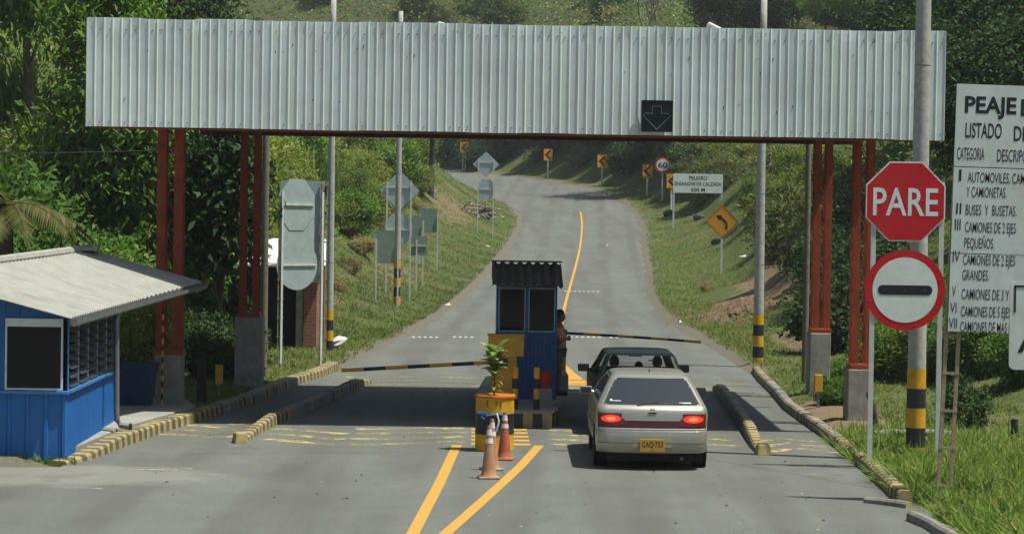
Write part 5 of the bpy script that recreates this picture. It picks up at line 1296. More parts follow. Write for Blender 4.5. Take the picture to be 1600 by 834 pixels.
# ------------------------------------------------------------------ smaller things on the ground
brick = None
def brick_mat():
    m, nt, p = nodes('red_brick'); t = nt.nodes.new('ShaderNodeTexCoord'); b = nt.nodes.new('ShaderNodeTexBrick'); mp = nt.nodes.new('ShaderNodeMapping'); mp.inputs['Rotation'].default_value = (pi/2, 0, 0)
    L(nt, t.outputs['Object'], mp.inputs[0]); L(nt, mp.outputs[0], b.inputs['Vector']); b.inputs['Scale'].default_value = 1; b.inputs['Brick Width'].default_value = .24; b.inputs['Row Height'].default_value = .09; b.inputs['Mortar Size'].default_value = .01
    b.inputs['Color1'].default_value = (.30, .10, .06, 1); b.inputs['Color2'].default_value = (.22, .075, .045, 1); b.inputs['Mortar'].default_value = (.22, .19, .16, 1); L(nt, b.outputs[0], p.inputs['Base Color']); p.inputs['Roughness'].default_value = .9; return m
def brick_hut():
    Y = 66.5; a = at(474, 545, Y); b = at(494, 545, Y); t = thing('brick_hut', 'small brick hut with a pale roof and dark doorway behind the sign backs', 'hut', (a.x, Y, .05)); wd = b.x-a.x
    bk = brick_mat(); w_ = 2.6
    MB().box((wd/2, .0, 1.15), (wd, .2, 2.4)).build('brick_pier', bk, t); MB().box((-.11, .05, 1.1), (.18, .2, 2.3)).build('door_post', concrete, t)
    MB().box((wd-.08, 1.3, 1.15), (.16, 2.4, 2.4)).build('wall', bk, t); MB().box((-1.1, 2.4, 1.15), (3.0, .16, 2.4)).build('wall', bk, t); MB().box((-2.5, 1.2, 1.15), (.16, 2.4, 2.4)).build('wall', bk, t)
    MB().box((-1.35, .6, 1.1), (2.2, .05, 2.2)).build('opening_shade', darkint, t)  # dark sheet stands in for the shade inside the open front
    MB().box((-1.1, 1.1, 2.52), (3.4, 3.2, .06), rx=.2).build('roof', mat('bright_roof', (.75, .75, .72), .5, dirt=(.4, .4, .38)), t)
brick_hut()
def sack():
    p = hit(527, 547); t = MB(); n = 14; rows = []
    for i in range(9):
        u = i/8; row = []
        for j in range(n):
            a = 2*pi*j/n; r = .17*math.sin(pi*min(.98, u*.9+.08))**.7*(1+.22*math.sin(3*a+5*u)+.12*math.sin(7*a+3*u)); row.append(Vector((-.22+.48*u, r*cos(a)*.9, .13+.16*u+r*sin(a)*.75)))
        rows.append(row+[row[0]])
    t.grid(rows); tag(t.build('plastic_sack', mat('white_plastic', (.62, .63, .62), .35, var=.2, dirt=(.3, .3, .3)), None, True, loc=p), 'crumpled white plastic sack on the grass at the pole foot', 'sack')
sack()
def stump(px, py, h, r, label, lean=(0, 0), m=darkw):
    p = hit(px, py); mb = MB().tube([(0, 0, -.15), (lean[0]*.5, lean[1]*.5, h*.5), (lean[0], lean[1], h)], [r*1.15, r, r*.9], 10); tag(mb.build('wooden_post', m, None, True, loc=p), label, 'post')
stump(1585, 690, .38, .065, 'short dark fence post standing alone in the tall grass')
stump(1488, 640, .45, .04, 'grey fence stake beside the dark bush', m=woodp)
stump(315, 628, .85, .085, 'dark broken stump beside the yellow marker box in the shade')
stump(1372, 668, .62, .055, 'leaning dark stake at the concrete pedestal', lean=(-.18, 0))
def logpile():
    p = ground(1424, 41.6); t = MB(); 
    for k in range(7): 
        a = random.uniform(-.4, .4); x = random.uniform(-.5, .4); y = random.uniform(-.3, .3); t.tube([(x-.25, y, .06+.02*k), (x+.1, y+.1*a, .09+.02*k), (x+.35, y+.3*a, .07+.02*k)], [.05, .055, .04], 7)
    tag(t.build('log_pile', barklt, None, True, loc=p), 'short pale logs heaped behind the banded concrete pole', 'logs')
logpile()
def brushpile(p, n, sz, label, m):
    t = MB()
    for _ in range(n):
        a = random.uniform(0, 6.28); x = random.gauss(0, sz*.5); y = random.gauss(0, sz*.4); z = abs(random.gauss(.2, .22))*sz*.8; l = random.uniform(.3, 1.)*sz*.6; b = random.uniform(-.5, .7)
        q = [Vector((x+cos(a)*l*(u-.5), y+sin(a)*l*(u-.5), max(.02, z+b*l*(u-.5)+.1*l*math.sin(pi*u)))) for u in (0, .33, .66, 1)]; r = random.uniform(.03, .075)*sz*.5; t.tube(q, [r, r*.9, r*.7, r*.3], 6)
    tag(t.build('brushwood_pile', m, None, True, loc=p), label, 'brushwood')
p = hit(742, 342); brushpile(p+Vector((-.3, 2.5, 0)), 70, 2.0, 'tangled pile of cut branches on the bank behind the far diamond sign', barklt)
p = hit(757, 340); mb = MB()
mb.lathe([(.42, 0), (.55, .25), (.5, .6), (.3, .8), (.05, .85)], 10); tag(mb.build('stump', darkw, None, True, loc=p), 'dark charred stump at the end of the brushwood pile', 'stump')
def boulder(px, py, r, label, m):
    p = hit(px, py); mb = MB(); n = 12; rows = []
    for i in range(8):
        ph = pi*i/7; row = [(r*cos(2*pi*j/n)*sin(ph)*(1+.25*math.sin(j*2.1+i)), r*.9*sin(2*pi*j/n)*sin(ph)*(1+.2*math.cos(j*1.7+i*2)), r*.3-r*.75*cos(ph)) for j in range(n)]; rows.append(row+[row[0]])
    mb.grid(rows); tag(mb.build('boulder', m, None, True, loc=p), label, 'rock')
rockm = mat('dark_rock', (.055, .06, .055), .9, var=.4, bumps=.5)
boulder(1045, 336, .36, 'dark boulder at the foot of the half hidden chevron board', rockm); boulder(1092, 342, .34, 'dark boulder under the white PELIGRO sign', rockm); boulder(1120, 381, .3, 'small rock beside the yellow diamond sign post', rockm)
def soilheap():
    t = MB(); p = ground(1138, 88); p2 = p
    for _ in range(1100):
        u, v = random.gauss(0, 1.15), random.gauss(0, 2.6); x = p.x+.4+u+v*.05; y = p.y+v; r = abs(random.gauss(.04, .05))+.025; z = gz(x, y)+r*.35+.28*math.exp(-(u/.9)**2-(v/2.6)**2)
        n = 5; a0 = random.uniform(0, 6); t.add([(x-p.x+r*cos(a0+2*pi*j/n)*random.uniform(.7, 1.2), y-p.y+r*sin(a0+2*pi*j/n)*random.uniform(.7, 1.2), z-p.z-r*.5) for j in range(n)]+[(x-p.x+r*random.uniform(-.4, .4), y-p.y, z-p.z+r*random.uniform(.1, .45))], [(j, (j+1) % n, n) for j in range(n)])
    tag(t.build('soil_heap', mat('brown_soil', (.17, .115, .065), .95, var=.45, scale=3), None, loc=p), 'brown heap of loose soil clods on the verge behind the concrete pole', 'soil', kind='stuff')
soilheap()
for px, py, w_ in ((1163, 402, .5), (948, 385, .2), (700, 478, .25), (1063, 505, .12), (762, 386, .25)):
    p = hit(px, py); mb = MB().box((0, 0, .03), (w_, .12, .06), rz=random.uniform(-.5, .5)); mb.add([(-w_*.4, .05, .05), (w_*.3, .05, .05), (w_*.2, .12, .11)], [(0, 1, 2)])
    tag(mb.build('litter', white, None, bevel=.015, loc=p), 'pale scrap of litter lying on the verge grass', 'litter', 'scraps of litter on the verges')
def debris():
    g = random.Random(4); t = MB()
    for k in range(260):
        y = 28*(2.2**g.random()); x = g.uniform(-5, 5.6); rr = g.choice([.006, .01, .012, .018, .03]); n = 5; a = g.uniform(0, 6)
        t.add([(x+rr*cos(a+2*pi*j/n)*g.uniform(.6, 1.3), y+rr*sin(a+2*pi*j/n)*g.uniform(.6, 1.3), .001) for j in range(n)]+[(x, y, rr*.7)], [(j, (j+1) % n, n) for j in range(n)], g.choice([0, 0, 1]))
    tag(t.build('road_grit', [mat('grit_dark', (.05, .045, .035), .9), mat('grit_pale', (.3, .28, .24), .9)]), kind='stuff')
debris()
# overhead cables
def cable(a, b, sag, label, r=.011):
    a, b = Vector(a), Vector(b); pts = [a.lerp(b, u)-Vector((0, 0, sag*4*u*(1-u))) for u in np.linspace(0, 1, 24)]; tag(MB().tube(pts, r, 5).build('overhead_cable', dkplastic, None, True), label, 'cable')
pt = pp_r.location
cable(at(-60, 110, 52), at(60, -60, 52), .25, 'dark cable crossing the upper corner in front of the trees', .012)
cable(at(-30, 238, 60), at(300, 232, 60), .05, 'thin dark cable strung between the trees and the canopy', .014)
cable((pt.x, pt.y, 10.9), (-9, 36.5, 8.8), .5, 'overhead cable running across the road from the thick concrete pole')
cable((pt.x, pt.y, 10.6), (12, 29, 9.5), .3, 'overhead cable running from the thick concrete pole towards the trees')

# ------------------------------------------------------------------ vegetation
LM = {
 'mid': leafmat('leaf_mid', (0.060, 0.131, 0.025), (0.161, 0.263, 0.056), .35),
 'light': leafmat('leaf_light', (0.107, 0.169, 0.032), (0.240, 0.294, 0.071), .4, (0.304, 0.267, 0.107)),
 'dark': leafmat('leaf_dark_shade', (0.022, 0.049, 0.018), (0.061, 0.107, 0.036), .25),  # dark leaves; shade over the far tree row is put into this colour
 'olive': leafmat('leaf_olive', (0.093, 0.124, 0.037), (0.202, 0.217, 0.081), .35, (0.295, 0.248, 0.124)),
 'dry': leafmat('leaf_dry', (0.171, 0.139, 0.065), (0.326, 0.264, 0.132), .3),
 'pink': leafmat('leaf_pinkish', (0.248, 0.171, 0.139), (0.403, 0.310, 0.232), .3),
 'grass': leafmat('grass_blade', (0.081, 0.152, 0.025), (0.205, 0.294, 0.062), .4, (0.339, 0.304, 0.125)),
 'lawn': leafmat('lawn_blade', (0.085, 0.132, 0.028), (0.194, 0.232, 0.065), .4, (0.310, 0.264, 0.124)),
 'palm': leafmat('palm_leaf', (0.054, 0.077, 0.019), (0.124, 0.132, 0.039), .35, (0.171, 0.140, 0.062)),
}
def unit(v): return v/np.maximum(1e-6, np.linalg.norm(v, axis=1))[:, None]
def leaves(c, d, n, l, w_):
    """kite shaped leaves: centres, directions, normals, lengths, widths"""
    d = unit(d); s = unit(np.cross(d, n)); n = np.cross(s, d); l = l[:, None]; w_ = w_[:, None]
    V = np.stack([c-d*l*.5, c+s*w_*.5+n*w_*.12-d*l*.05, c+d*l*.5-n*l*.10, c-s*w_*.5+n*w_*.12-d*l*.05], 1).reshape(-1, 3)
    return V, np.arange(len(V)).reshape(-1, 4)
def crown_mesh(seed, r, h, z0, clumps, per, leaf, asp=.5, lob=.35, droop=.2, spread=.30):
    g = np.random.default_rng(seed); C_ = []
    ax = g.normal(size=(5, 3)); ax = unit(ax)
    while len(C_) < clumps:
        u = g.normal(size=3); u /= np.linalg.norm(u); k = .45+.55*g.random()**.5
        amp = 1+lob*sum(np.sign(a@u)*abs(a@u)**3 for a in ax[:4])*.6
        C_.append(u*k*amp)
    C_ = np.array(C_)*[r, r, h/2]+[0, 0, z0+h/2]
    idx = np.repeat(np.arange(clumps), per); sz = (g.random(clumps)*.7+.65)[idx]
    off = g.normal(size=(len(idx), 3))*[spread, spread, spread*.6]*sz[:, None]*r*.62
    c = C_[idx]+off; out = unit(c-[0, 0, z0+h*.4]); d = unit(out*.6+g.normal(size=c.shape)*.7-[0, 0, droop]); n = unit(out*.5+[0, 0, .8]+g.normal(size=c.shape)*.45)
    l = leaf*(g.random(len(c))*.7+.65); return leaves(c, d, n, l, l*asp)[0], C_
PR = {}
def tree_proto(kind, seed, r, h, z0, clumps, per, leaf, m, asp=.5, droop=.2, name='broadleaf_tree', tr=.12, bk=None):
    V, C_ = crown_mesh(seed, r, h, z0, clumps, per, leaf, asp, droop=droop); t = thing(name, 'tree', 'tree', (0, -500, -50))
    npmesh('crown', V, np.arange(len(V)).reshape(-1, 4), [m], parent=t); mb = MB(); top = z0+h*.62; rr = random.Random(seed)
    mb.tube([(0, 0, -.6), (.05*r, 0, z0*.5), (-.04*r, .05*r, z0), (.05*r, 0, top)], [tr*1.3, tr, tr*.8, tr*.25], 9)
    for k in range(9):
        c = C_[rr.randrange(len(C_))]; zz = z0*.75+(top-z0*.75)*rr.random()*.6; mb.tube([(0, 0, zz), (c[0]*.45, c[1]*.45, zz+(c[2]-zz)*.6), tuple(c)], [tr*.45, tr*.28, tr*.08], 6)
    mb.build('trunk', bk or bark, t, True); PR[kind] = t; return t
def bush_proto(kind, seed, r, h, clumps, per, leaf, m, asp=.5, name='shrub'):
    V, C_ = crown_mesh(seed, r, h, .0, clumps, per, leaf, asp, droop=.05, spread=.26); V[:, 2] = np.maximum(V[:, 2], -.1); t = thing(name, 'shrub', 'shrub', (0, -500, -50))
    npmesh('foliage', V, np.arange(len(V)).reshape(-1, 4), [m], parent=t); mb = MB(); rr = random.Random(seed)
    for k in range(7): c = C_[rr.randrange(len(C_))]; mb.tube([(0, 0, -.2), (c[0]*.5, c[1]*.5, max(.1, c[2]*.4)), tuple(c)], [.03, .022, .01], 5)
    mb.build('stem', bark, t, True); PR[kind] = t
tree_proto('mid', 1, 2.2, 4.2, 1.8, 170, 80, .19, LM['mid']); tree_proto('mid2', 2, 2.0, 3.4, 1.4, 130, 80, .18, LM['light'])
tree_proto('dark', 3, 2.3, 4.6, 1.2, 170, 85, .19, LM['dark']); tree_proto('dark2', 4, 2.6, 3.8, .9, 160, 85, .18, LM['dark'])
tree_proto('big', 5, 2.0, 6.2, 2.2, 170, 95, .25, LM['mid'], .36); tree_proto('bigdark', 6, 1.0, 3.9, 1.3, 70, 75, .24, LM['dark'], .42, tr=.11)
bush_proto('b_mid', 11, 1.0, 1.7, 90, 100, .105, LM['mid']); bush_proto('b_light', 12, 1.0, 1.5, 84, 100, .105, LM['light'], .4); bush_proto('b_olive', 13, 1.0, 1.9, 80, 75, .15, LM['olive'], .25)
bush_proto('b_dark', 14, 1.0, 1.5, 74, 75, .13, LM['dark']); bush_proto('b_dry', 15, .9, 1.1, 40, 50, .2, LM['dry'], .2)
used = set()
def put(kind, p, label, group, scale=1., rz=None, sink=.1):
    pr = PR[kind]; rz = random.uniform(0, 6.28) if rz is None else rz; s = scale if hasattr(scale, '__len__') else (scale*random.uniform(.92, 1.08), scale*random.uniform(.92, 1.08), scale)
    q = Vector(p)-Vector((0, 0, sink))
    if kind in used: o = dup(pr, q, rz, label, s, group)
    else: used.add(kind); pr.location = q; pr.rotation_euler.z = rz; pr.scale = s; o = pr; pr['label'] = label
    if group: o['group'] = group
    elif 'group' in o: del o['group']
    o['category'] = 'tree' if 'tree' in o.name else o['category']; return o
# trees one can tell apart
put('big', ground(178, 62), 'tall tree with large glossy leaves beside the end of the metal fascia', None, (.75, .9, 1.12))
put('mid', ground(45, 74), 'bushy mid green tree at the edge above the palm', None, (1.1, 1.1, 1.75))
put('mid', ground(110, 88), 'round green tree between the palm and the tall glossy tree, further back', None, (1.2, 1.2, 1.35))
put('bigdark', ground(347, 58), 'dark broad leaved tree between the two shaded lattice columns', None, (.95, .95, 1.12))
put('bigdark', ground(318, 62), 'dark thin tree just behind the nearer shaded lattice column', None, (.8, .8, 1.2))
put('dark', ground(255, 98), 'dark tree crown showing above the fascia near its end', None, (1.1, 1.1, 1.3))
put('mid2', hit(762, 52), 'bright green rounded tree on the hilltop above the middle of the fascia', None, (1.75, 1.5, 1.0))
for px, py, s_ in ((1125, 75, 1.1), (1172, 62, 1.2), (1212, 70, .9)): put('dark', hit(px, py), 'dark tree on the hill behind the floodlight', 'dark hill trees behind the floodlight', s_)
for px, py, s_ in ((1290, 66, .8), (1345, 62, 1.0), (1400, 72, .9)): put('mid', hit(px, py), 'green tree on the hill behind the fascia near the thick pole', 'green hill trees near the thick pole', s_*.8)
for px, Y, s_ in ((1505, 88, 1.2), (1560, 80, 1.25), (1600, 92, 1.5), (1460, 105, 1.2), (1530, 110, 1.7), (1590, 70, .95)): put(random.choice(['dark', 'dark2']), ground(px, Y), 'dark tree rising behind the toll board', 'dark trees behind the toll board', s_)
k = 0
for px in range(688, 1120, 27):
    Y = np.interp(px, [690, 860, 960, 1110], [246, 226, 208, 190])+random.uniform(-2, 7); x = at(px, 300, Y).x; d = float(field(x, Y)[1][0])
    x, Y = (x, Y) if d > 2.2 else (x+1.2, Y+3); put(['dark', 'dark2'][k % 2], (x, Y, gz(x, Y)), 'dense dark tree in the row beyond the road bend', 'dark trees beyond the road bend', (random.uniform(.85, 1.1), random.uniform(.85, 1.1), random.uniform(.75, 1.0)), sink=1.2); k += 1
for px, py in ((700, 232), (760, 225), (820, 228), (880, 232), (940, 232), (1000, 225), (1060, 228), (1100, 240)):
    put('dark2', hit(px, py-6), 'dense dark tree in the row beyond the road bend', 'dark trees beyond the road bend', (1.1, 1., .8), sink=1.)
t = tree_proto('over', 17, 4.2, 4.2, 5.2, 150, 60, .3, LM['dark'], tr=.24)
put('over', (13.4, 183, gz(13.4, 183)), 'tall spreading tree at the bend that throws shade across the road', None, 1.)
# bank of the bend behind the 60 sign
for px, py in ((985, 285), (1000, 262), (1085, 292), (1098, 288), (1050, 258), (1075, 262), (1030, 250)): put('b_dark', hit(px, py-14), 'dark shrub on the bank behind the speed limit sign', 'dark shrubs behind the speed limit sign', 1.7)
for px, py in ((1100, 318), (1128, 300), (1150, 345), (1172, 372), (1205, 402), (1218, 360), (1240, 420), (1140, 268), (1180, 290), (1222, 300), (1096, 262), (1252, 340), (1195, 335), (1235, 260), (1260, 290), (1120, 262), (1290, 330), (1205, 255)):
    q_ = hit(px, py); rr_ = 1.9*4000/q_.y
    if (q_.y < 161 and px-rr_ < 1132) or (q_.y < 118 and px-rr_ < 1160): continue
    put('b_olive' if random.random() < .75 else 'b_light', hit(px, py), 'olive green feathery shrub on the bank behind the yellow diamond sign', 'olive shrubs on the bank behind the diamond sign', random.uniform(1.25, 1.75))
for px, py in ((1325, 545), (1338, 500), (1312, 470), (1300, 430), (1345, 440), (1320, 390), (1360, 520), (1370, 460)): put('b_dark', hit(px, py), 'dark shrub behind the canopy columns beside the stop sign', 'dark shrubs behind the columns near the stop sign', random.uniform(1.0, 1.4))
for px, py, kd in ((1388, 592, 'b_mid'), (1415, 575, 'b_mid'), (1462, 590, 'b_light'), (1525, 585, 'b_mid'), (1560, 575, 'b_light'), (1597, 600, 'b_mid'), (1545, 545, 'b_mid'), (1480, 550, 'b_mid'), (1590, 540, 'b_light'), (1400, 530, 'b_mid'), (1500, 500, 'b_mid')):
    put(kd, hit(px, py), 'green shrub in the thicket behind the thick pole and the toll board', 'thicket shrubs behind the toll board', random.uniform(.65, 1.0))
put('b_dark', hit(1508, 668), 'dark rounded bush on the grass under the toll board', None, (.42, .42, .62)); put('b_mid', hit(1306, 632), 'leafy weed clump at the concrete pedestal', None, .38); put('b_mid', hit(1302, 600), 'leafy weed clump between the two far pedestals', None, .42)
# growth behind the office
for px, Y, kd, s_ in ((20, 60, 'b_light', 1.9), (75, 64, 'b_light', 2.1), (130, 66, 'b_light', 2.2), (200, 70, 'b_mid', 2.2), (240, 64, 'b_mid', 1.9), (60, 56, 'b_mid', 1.5), (130, 56, 'b_mid', 1.4), (290, 76, 'b_light', 2.2), (330, 80, 'b_light', 2.2), (-20, 58, 'b_mid', 2.), (215, 54, 'b_light', 1.0), (180, 58, 'b_mid', 1.5), (275, 66, 'b_mid', 1.4)):
    put(kd, ground(px, Y), 'tall shrub in the green growth behind the blue office', 'tall shrubs behind the blue office', (s_, s_, s_*1.25))
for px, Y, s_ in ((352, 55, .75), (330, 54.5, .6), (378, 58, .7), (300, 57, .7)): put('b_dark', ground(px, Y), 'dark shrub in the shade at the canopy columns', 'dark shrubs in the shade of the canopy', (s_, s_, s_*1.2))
for px, py, kd, s_ in ((440, 420, 'b_mid', 1.1), (455, 368, 'b_mid', 1.4), (540, 372, 'b_mid', 1.4), (580, 345, 'b_mid', 1.5), (530, 325, 'b_light', 1.5), (430, 330, 'b_light', 1.6), (615, 330, 'b_light', 1.3), (560, 300, 'b_mid', 1.7), (610, 290, 'b_mid', 1.7), (650, 300, 'b_light', 1.3), (500, 285, 'b_mid', 1.7), (450, 285, 'b_mid', 1.8), (640, 262, 'b_mid', 1.6), (590, 255, 'b_olive', 1.7), (540, 250, 'b_mid', 1.9), (480, 240, 'b_light', 1.9), (658, 240, 'b_light', 1.5), (420, 250, 'b_mid', 1.9), (400, 300, 'b_light', 1.8), (555, 345, 'b_light', 1.1), (520, 360, 'b_mid', 1.1)):
    kd = 'b_light' if kd == 'b_mid' and (px*7+py) % 3 else kd
    put(kd, hit(px, py), 'bushy green shrub on the bank above the sign backs', 'green shrubs on the bank above the sign backs', s_*.9)
for px, py, s_ in ((560, 395, .7), (545, 425, .6), (600, 370, .7), (650, 330, .6), (530, 455, .5), (1105, 455, .4), (1095, 262, 1.0), (905, 262, 1.2)): put('b_dry', hit(px, py), 'tuft of dry pale grass on the bank', 'tufts of dry grass on the banks', s_)
# tree with a dark straight trunk at the inside of the bend
p = hit(673, 308); t = thing('broadleaf_tree', 'tree with a straight dark trunk and pinkish leaves at the inside of the bend', 'tree', p)
V, C_ = crown_mesh(31, 1.3, 1.6, 3.5, 40, 40, .2); npmesh('crown', V, np.arange(len(V)).reshape(-1, 4), [LM['pink']], parent=t); MB().tube([(0, 0, -.4), (.03, 0, 2), (.06, 0, 4.2)], [.20, .17, .12], 10).build('trunk', mat('dark_trunk', (.045, .05, .05), .9), t, True)
# bare tree on the hill
def bare(p, h, label, seed):
    r = random.Random(seed); mb = MB()
    def br(a, d, l, rad, n):
        b = a+d*l; mb.tube([a, a.lerp(b, .5)+Vector((r.uniform(-.05, .05)*l, 0, 0)), b], [rad, rad*.85, rad*.65], 6)
        if n:
            for k in range(3 if n > 2 else 2): br(b, (d+Vector((r.uniform(-.7, .7), r.uniform(-.5, .5), r.uniform(-.1, .5)))).normalized(), l*r.uniform(.6, .85), rad*.62, n-1)
    for q in (-.35, .12, .45): br(Vector((q*.6, 0, -.3)), Vector((q*.5, 0, 1)).normalized(), h*.34, .12, 4)
    t = thing('bare_tree', label, 'tree', p); mb.build('trunk', barklt, t, True)
bare(hit(1012, 70), 6.5, 'leafless tree with forked grey stems on the hill above the fascia', 5); bare(hit(1235, 55), 4., 'small leafless branchy tree on the hill near the thick pole', 9)
g_ = random.Random(12)
for k in range(46):
    px = g_.uniform(230, 1420); py = g_.uniform(-60, 62); put(g_.choice(['b_olive', 'b_dry', 'b_mid', 'b_olive', 'b_dark']), hit(px, py), 'scrubby bush on the open hill above the fascia', 'scrubby bushes on the hill above the fascia', g_.uniform(1.1, 2.4))
# palm
def palm(p, zc, n, L_, label, seed, m, trunk=True):
    r = random.Random(seed); mb = MB(); t = thing('palm_tree', label, 'palm', p)
    for k in range(n):
        a = 2.4*k; up = r.uniform(-.05, 1.0); pts = []; l = L_*r.uniform(.8, 1.1)
        for i in range(13):
            u = i/12; rr = l*u*(1-.15*up); pts.append(Vector((cos(a)*rr, sin(a)*rr, zc+l*(up*.9*u-(.55+.5*up)*u*u))))
        mb.tube(pts, [.022*(1-u/14) for u in range(13)], 4)
        for i in range(1, 13):
            d = (pts[i]-pts[i-1]).normalized(); s = d.cross(Vector((0, 0, 1))).normalized(); ll = l*.30*math.sin(pi*min(.95, .15+i/14))
            for f in (0, .33, .66):
                b = pts[i-1].lerp(pts[i], f)
                for sg in (-1, 1):
                    tip = b+(s*sg*.8+d*.6+Vector((0, 0, -.35-.2*r.random()))).normalized()*ll; q = d*.02*l; mb.add([b-q, b+q, tip], [(0, 1, 2)])
    mb.build('crown', m, t)
    if trunk: MB().tube([(0, 0, -.3), (.05, 0, zc*.5), (0, 0, zc)], [.2, .16, .15], 10).build('trunk', bark, t, True)
p = ground(8, 51); palm(p, 3.6, 18, 2.0, 'palm with drooping yellow green fronds at the frame edge above the office roof', 3, LM['palm'])
# clump of long cane leaves
def cane(p, h, n, label, seed, m):
    g = random.Random(seed); mb = MB()
    for k in range(n):
        a = g.uniform(0, 6.28); b = Vector((g.gauss(0, .5), g.gauss(0, .4), 0)); l = h*g.uniform(.65, 1.05); lean = g.uniform(.12, .6); rows = []
        for i in range(8):
            u = i/7; c = b+Vector((cos(a)*lean*l*u*u, sin(a)*lean*l*u*u, l*(u-.30*lean*u*u*u))); w_ = .05*math.sin(pi*min(.97, u*.85+.15)); s = Vector((-sin(a), cos(a), 0)); rows.append([c-s*w_, c+s*w_])
        mb.grid(rows)
    t = thing('cane_clump', label, 'plant', p); mb.build('leaves', m, t, True)
for px, py, h, lb in ((480, 318, 3.0, 'tall clump of long cane leaves above the octagonal sign back'), (452, 312, 2.4, 'smaller clump of cane leaves beside the grey wooden pole'), (100, 330, 3.2, 'clump of long pale cane leaves behind the office roof'), (30, 215, 3., 'clump of cane leaves at the frame edge high on the slope')):
    cane(hit(px, py), h, 130, lb, int(px), LM['light'])

# hillside scrub that reads as one mass
def scatter_hill(name, N, mats, seed, xr, yr, dmin, hmax, leaf, mask=None):
    g = np.random.default_rng(seed); y = yr[0]*(yr[1]/yr[0])**g.random(N); x = (xr[0]+(xr[1]-xr[0])*g.random(N))/4000*y
    z, d, side = field(x, y); cl = np.clip(.45+.8*nz(x, y, .55)+.5*nz(x+30, y, 1.7), 0, 1.6)
    keep = (d > dmin+1.2*nz(x, y, .5)) & (g.random(N) < .25+.75*np.clip(cl, 0, 1))
    if mask is not None: keep &= mask(x, y, d, side, g)
    x, y, z, d, cl = (a[keep] for a in (x, y, z, d, cl)); n = len(x)
    h = g.random(n)**1.4*hmax*cl*np.clip((d-dmin+1)/4, .15, 1)*(.6+.6*np.clip(y/180, 0, 1)); c = np.stack([x, y, z+h], 1)
    dr = unit(g.normal(size=(n, 3))*[1, 1, .6]+[0, 0, .35]); nm = unit(g.normal(size=(n, 3))*.6+[.1, -.25, .8]); l = leaf*(.6+.8*g.random(n))*(.55+.55*y/150)
    V, Q = leaves(c, dr, nm, l, l*.5); dryness = nz(x, y, .16)+.5*nz(x, y+40, .6)
    mi = np.where(dryness+g.normal(size=n)*.35+.4*(y > 170) > 1.0, 1, np.where(g.random(n) < .35, 2, 0)); o = npmesh(name, V, Q, mats, mi); tag(o, kind='stuff'); return o
scatter_hill('hillside_scrub', 210000, [LM['mid'], LM['dry'], LM['light']], 21, (-1150, 1150), (58, 300), 5.2, 1.7, .26, lambda x, y, d, s, g: ((y > 75) | (d > 7)) & ~((s > 0) & (y > 88) & (y < 165) & (d < 7.5)))

scatter_hill('hillside_scrub', 150000, [LM['mid'], LM['olive'], LM['mid']], 22, (-1150, 1150), (205, 345), 9., 3.2, .24)
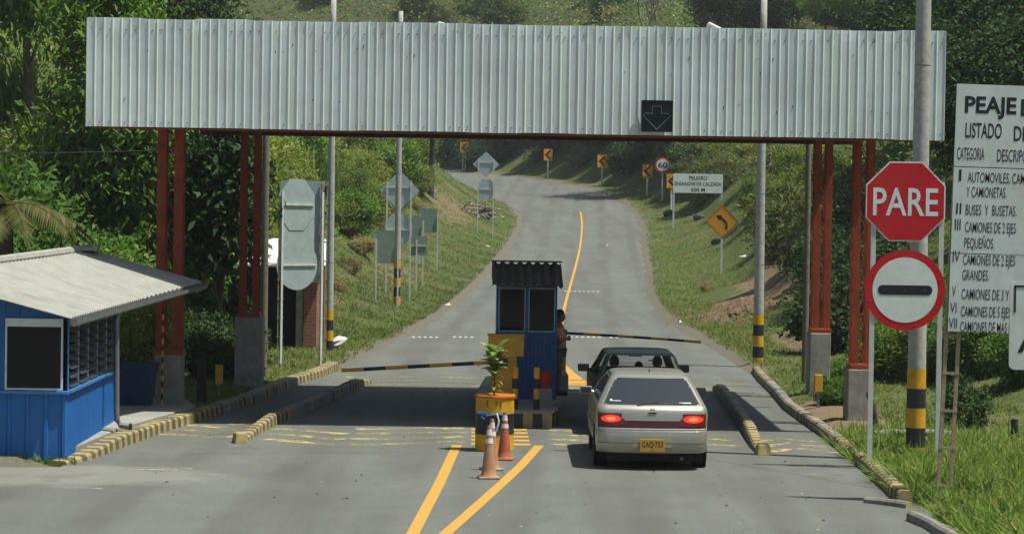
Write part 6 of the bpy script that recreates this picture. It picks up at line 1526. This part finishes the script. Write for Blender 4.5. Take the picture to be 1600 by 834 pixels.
# grass
def scatter_grass(name, N, mats, seed, yr, dr, side, ln, wd, clump=1., soil=True, far=0.):
    g = np.random.default_rng(seed); n_ = np.interp(yr[0]*(yr[1]/yr[0])**g.random(N), CL[:, 1][:np.argmax(CL[:, 1])], np.arange(np.argmax(CL[:, 1]))); i = n_.astype(int); f = (n_-i)[:, None]
    d = dr[0]+(dr[1]-dr[0])*g.random(N)**1.15; s = side if side else np.where(g.random(N) < .5, -1, 1)
    j = np.minimum(i+1, len(CL)-1); cc = CL[i]*(1-f)+CL[j]*f; nr = NR[i]*(1-f)+NR[j]*f; P = cc[:, :2]+nr*((cc[:, 2]+d)*s)[:, None]; x, y = P[:, 0], P[:, 1]
    z, dd, _ = field(x, y); dens = np.clip(.55+.6*nz(x, y, 1.3)+.4*nz(x, y, 4.), .08, 1); keep = (dd > .1) & (g.random(N) < dens)
    for cx, cy, rx, ry in ((6.75, 47.2, .7, 3.2), (10.6, 98, 1.5, 7), (9.6, 72, 1.0, 4), (9.2, 41, 1.0, .75), (8.1, 33.4, .75, 1.0), (-7.2, 44, 2.2, 4.5), (-5.4, 42, .5, 4.)): keep &= ~((((x-cx)/rx)**4+((y-cy)/ry)**4) < 1)
    if side and side < 0: keep &= ~((x < -5.0) & (y < 48)) & (y > 46.5)
    x, y, z, dens = (a[keep] for a in (x, y, z, dens)); n = len(x); l = (ln[0]+(ln[1]-ln[0])*g.random(n)**1.5)*(.6+.7*dens)
    dirv = unit(g.normal(size=(n, 3))*[.95, .95, 0]+[0, 0, 1]); c = np.stack([x, y, z-.02], 1)+dirv*(l*.5)[:, None]; nm = unit(g.normal(size=(n, 3))*[.7, .7, .2]+[.2, -.5, .9]); V, Q = leaves(c, dirv, nm, l, wd*(.7+.6*g.random(n)))
    tag(npmesh(name, V, Q, mats), kind='stuff')
scatter_grass('grass', 60000, [LM['grass']], 41, (26, 44), (.2, 4.5), 1, (.12, .46), .020)
scatter_grass('grass', 30000, [LM['lawn']], 42, (43, 76), (.2, 5), 1, (.06, .20), .022)
scatter_grass('grass', 34000, [LM['lawn']], 43, (46, 76), (.15, 5), -1, (.06, .20), .022)
scatter_grass('grass', 110000, [LM['lawn']], 44, (70, 180), (.3, 9), -1, (.08, .26), .02)
scatter_grass('grass', 110000, [LM['lawn']], 45, (70, 190), (.3, 9), 1, (.08, .26), .02)
def weeds():
    g = np.random.default_rng(5); n = 420; x = -9.5+3.75*g.random(n); y = 37.5-.12*g.random(n); l = .05+.16*g.random(n)**2; d = unit(g.normal(size=(n, 3))*[.5, .4, 0]+[0, -.2, 1]); c = np.stack([x, y, np.full(n, -.01)], 1)+d*(l*.5)[:, None]
    V, Q = leaves(c, d, unit(g.normal(size=(n, 3))+[0, -.5, 0]), l, .018+.02*g.random(n)); tag(npmesh('weeds', V, Q, [LM['grass']]), kind='stuff')
weeds()

# ------------------------------------------------------------------ air
if HAZE:
    hz = MB().box((0, 130, 40), (330, 330, 100)).build('haze', [bpy.data.materials.new('haze_air')]); hm = hz.data.materials[0]; hm.use_nodes = True; nt = hm.node_tree; nt.nodes.remove(nt.nodes['Principled BSDF'])
    v = nt.nodes.new('ShaderNodeVolumePrincipled'); v.inputs['Color'].default_value = (.80, .86, .90, 1); v.inputs['Density'].default_value = HAZE; v.inputs['Anisotropy'].default_value = .2
    L(nt, v.outputs[0], nt.nodes['Material Output'].inputs['Volume']); tag(hz, kind='stuff')
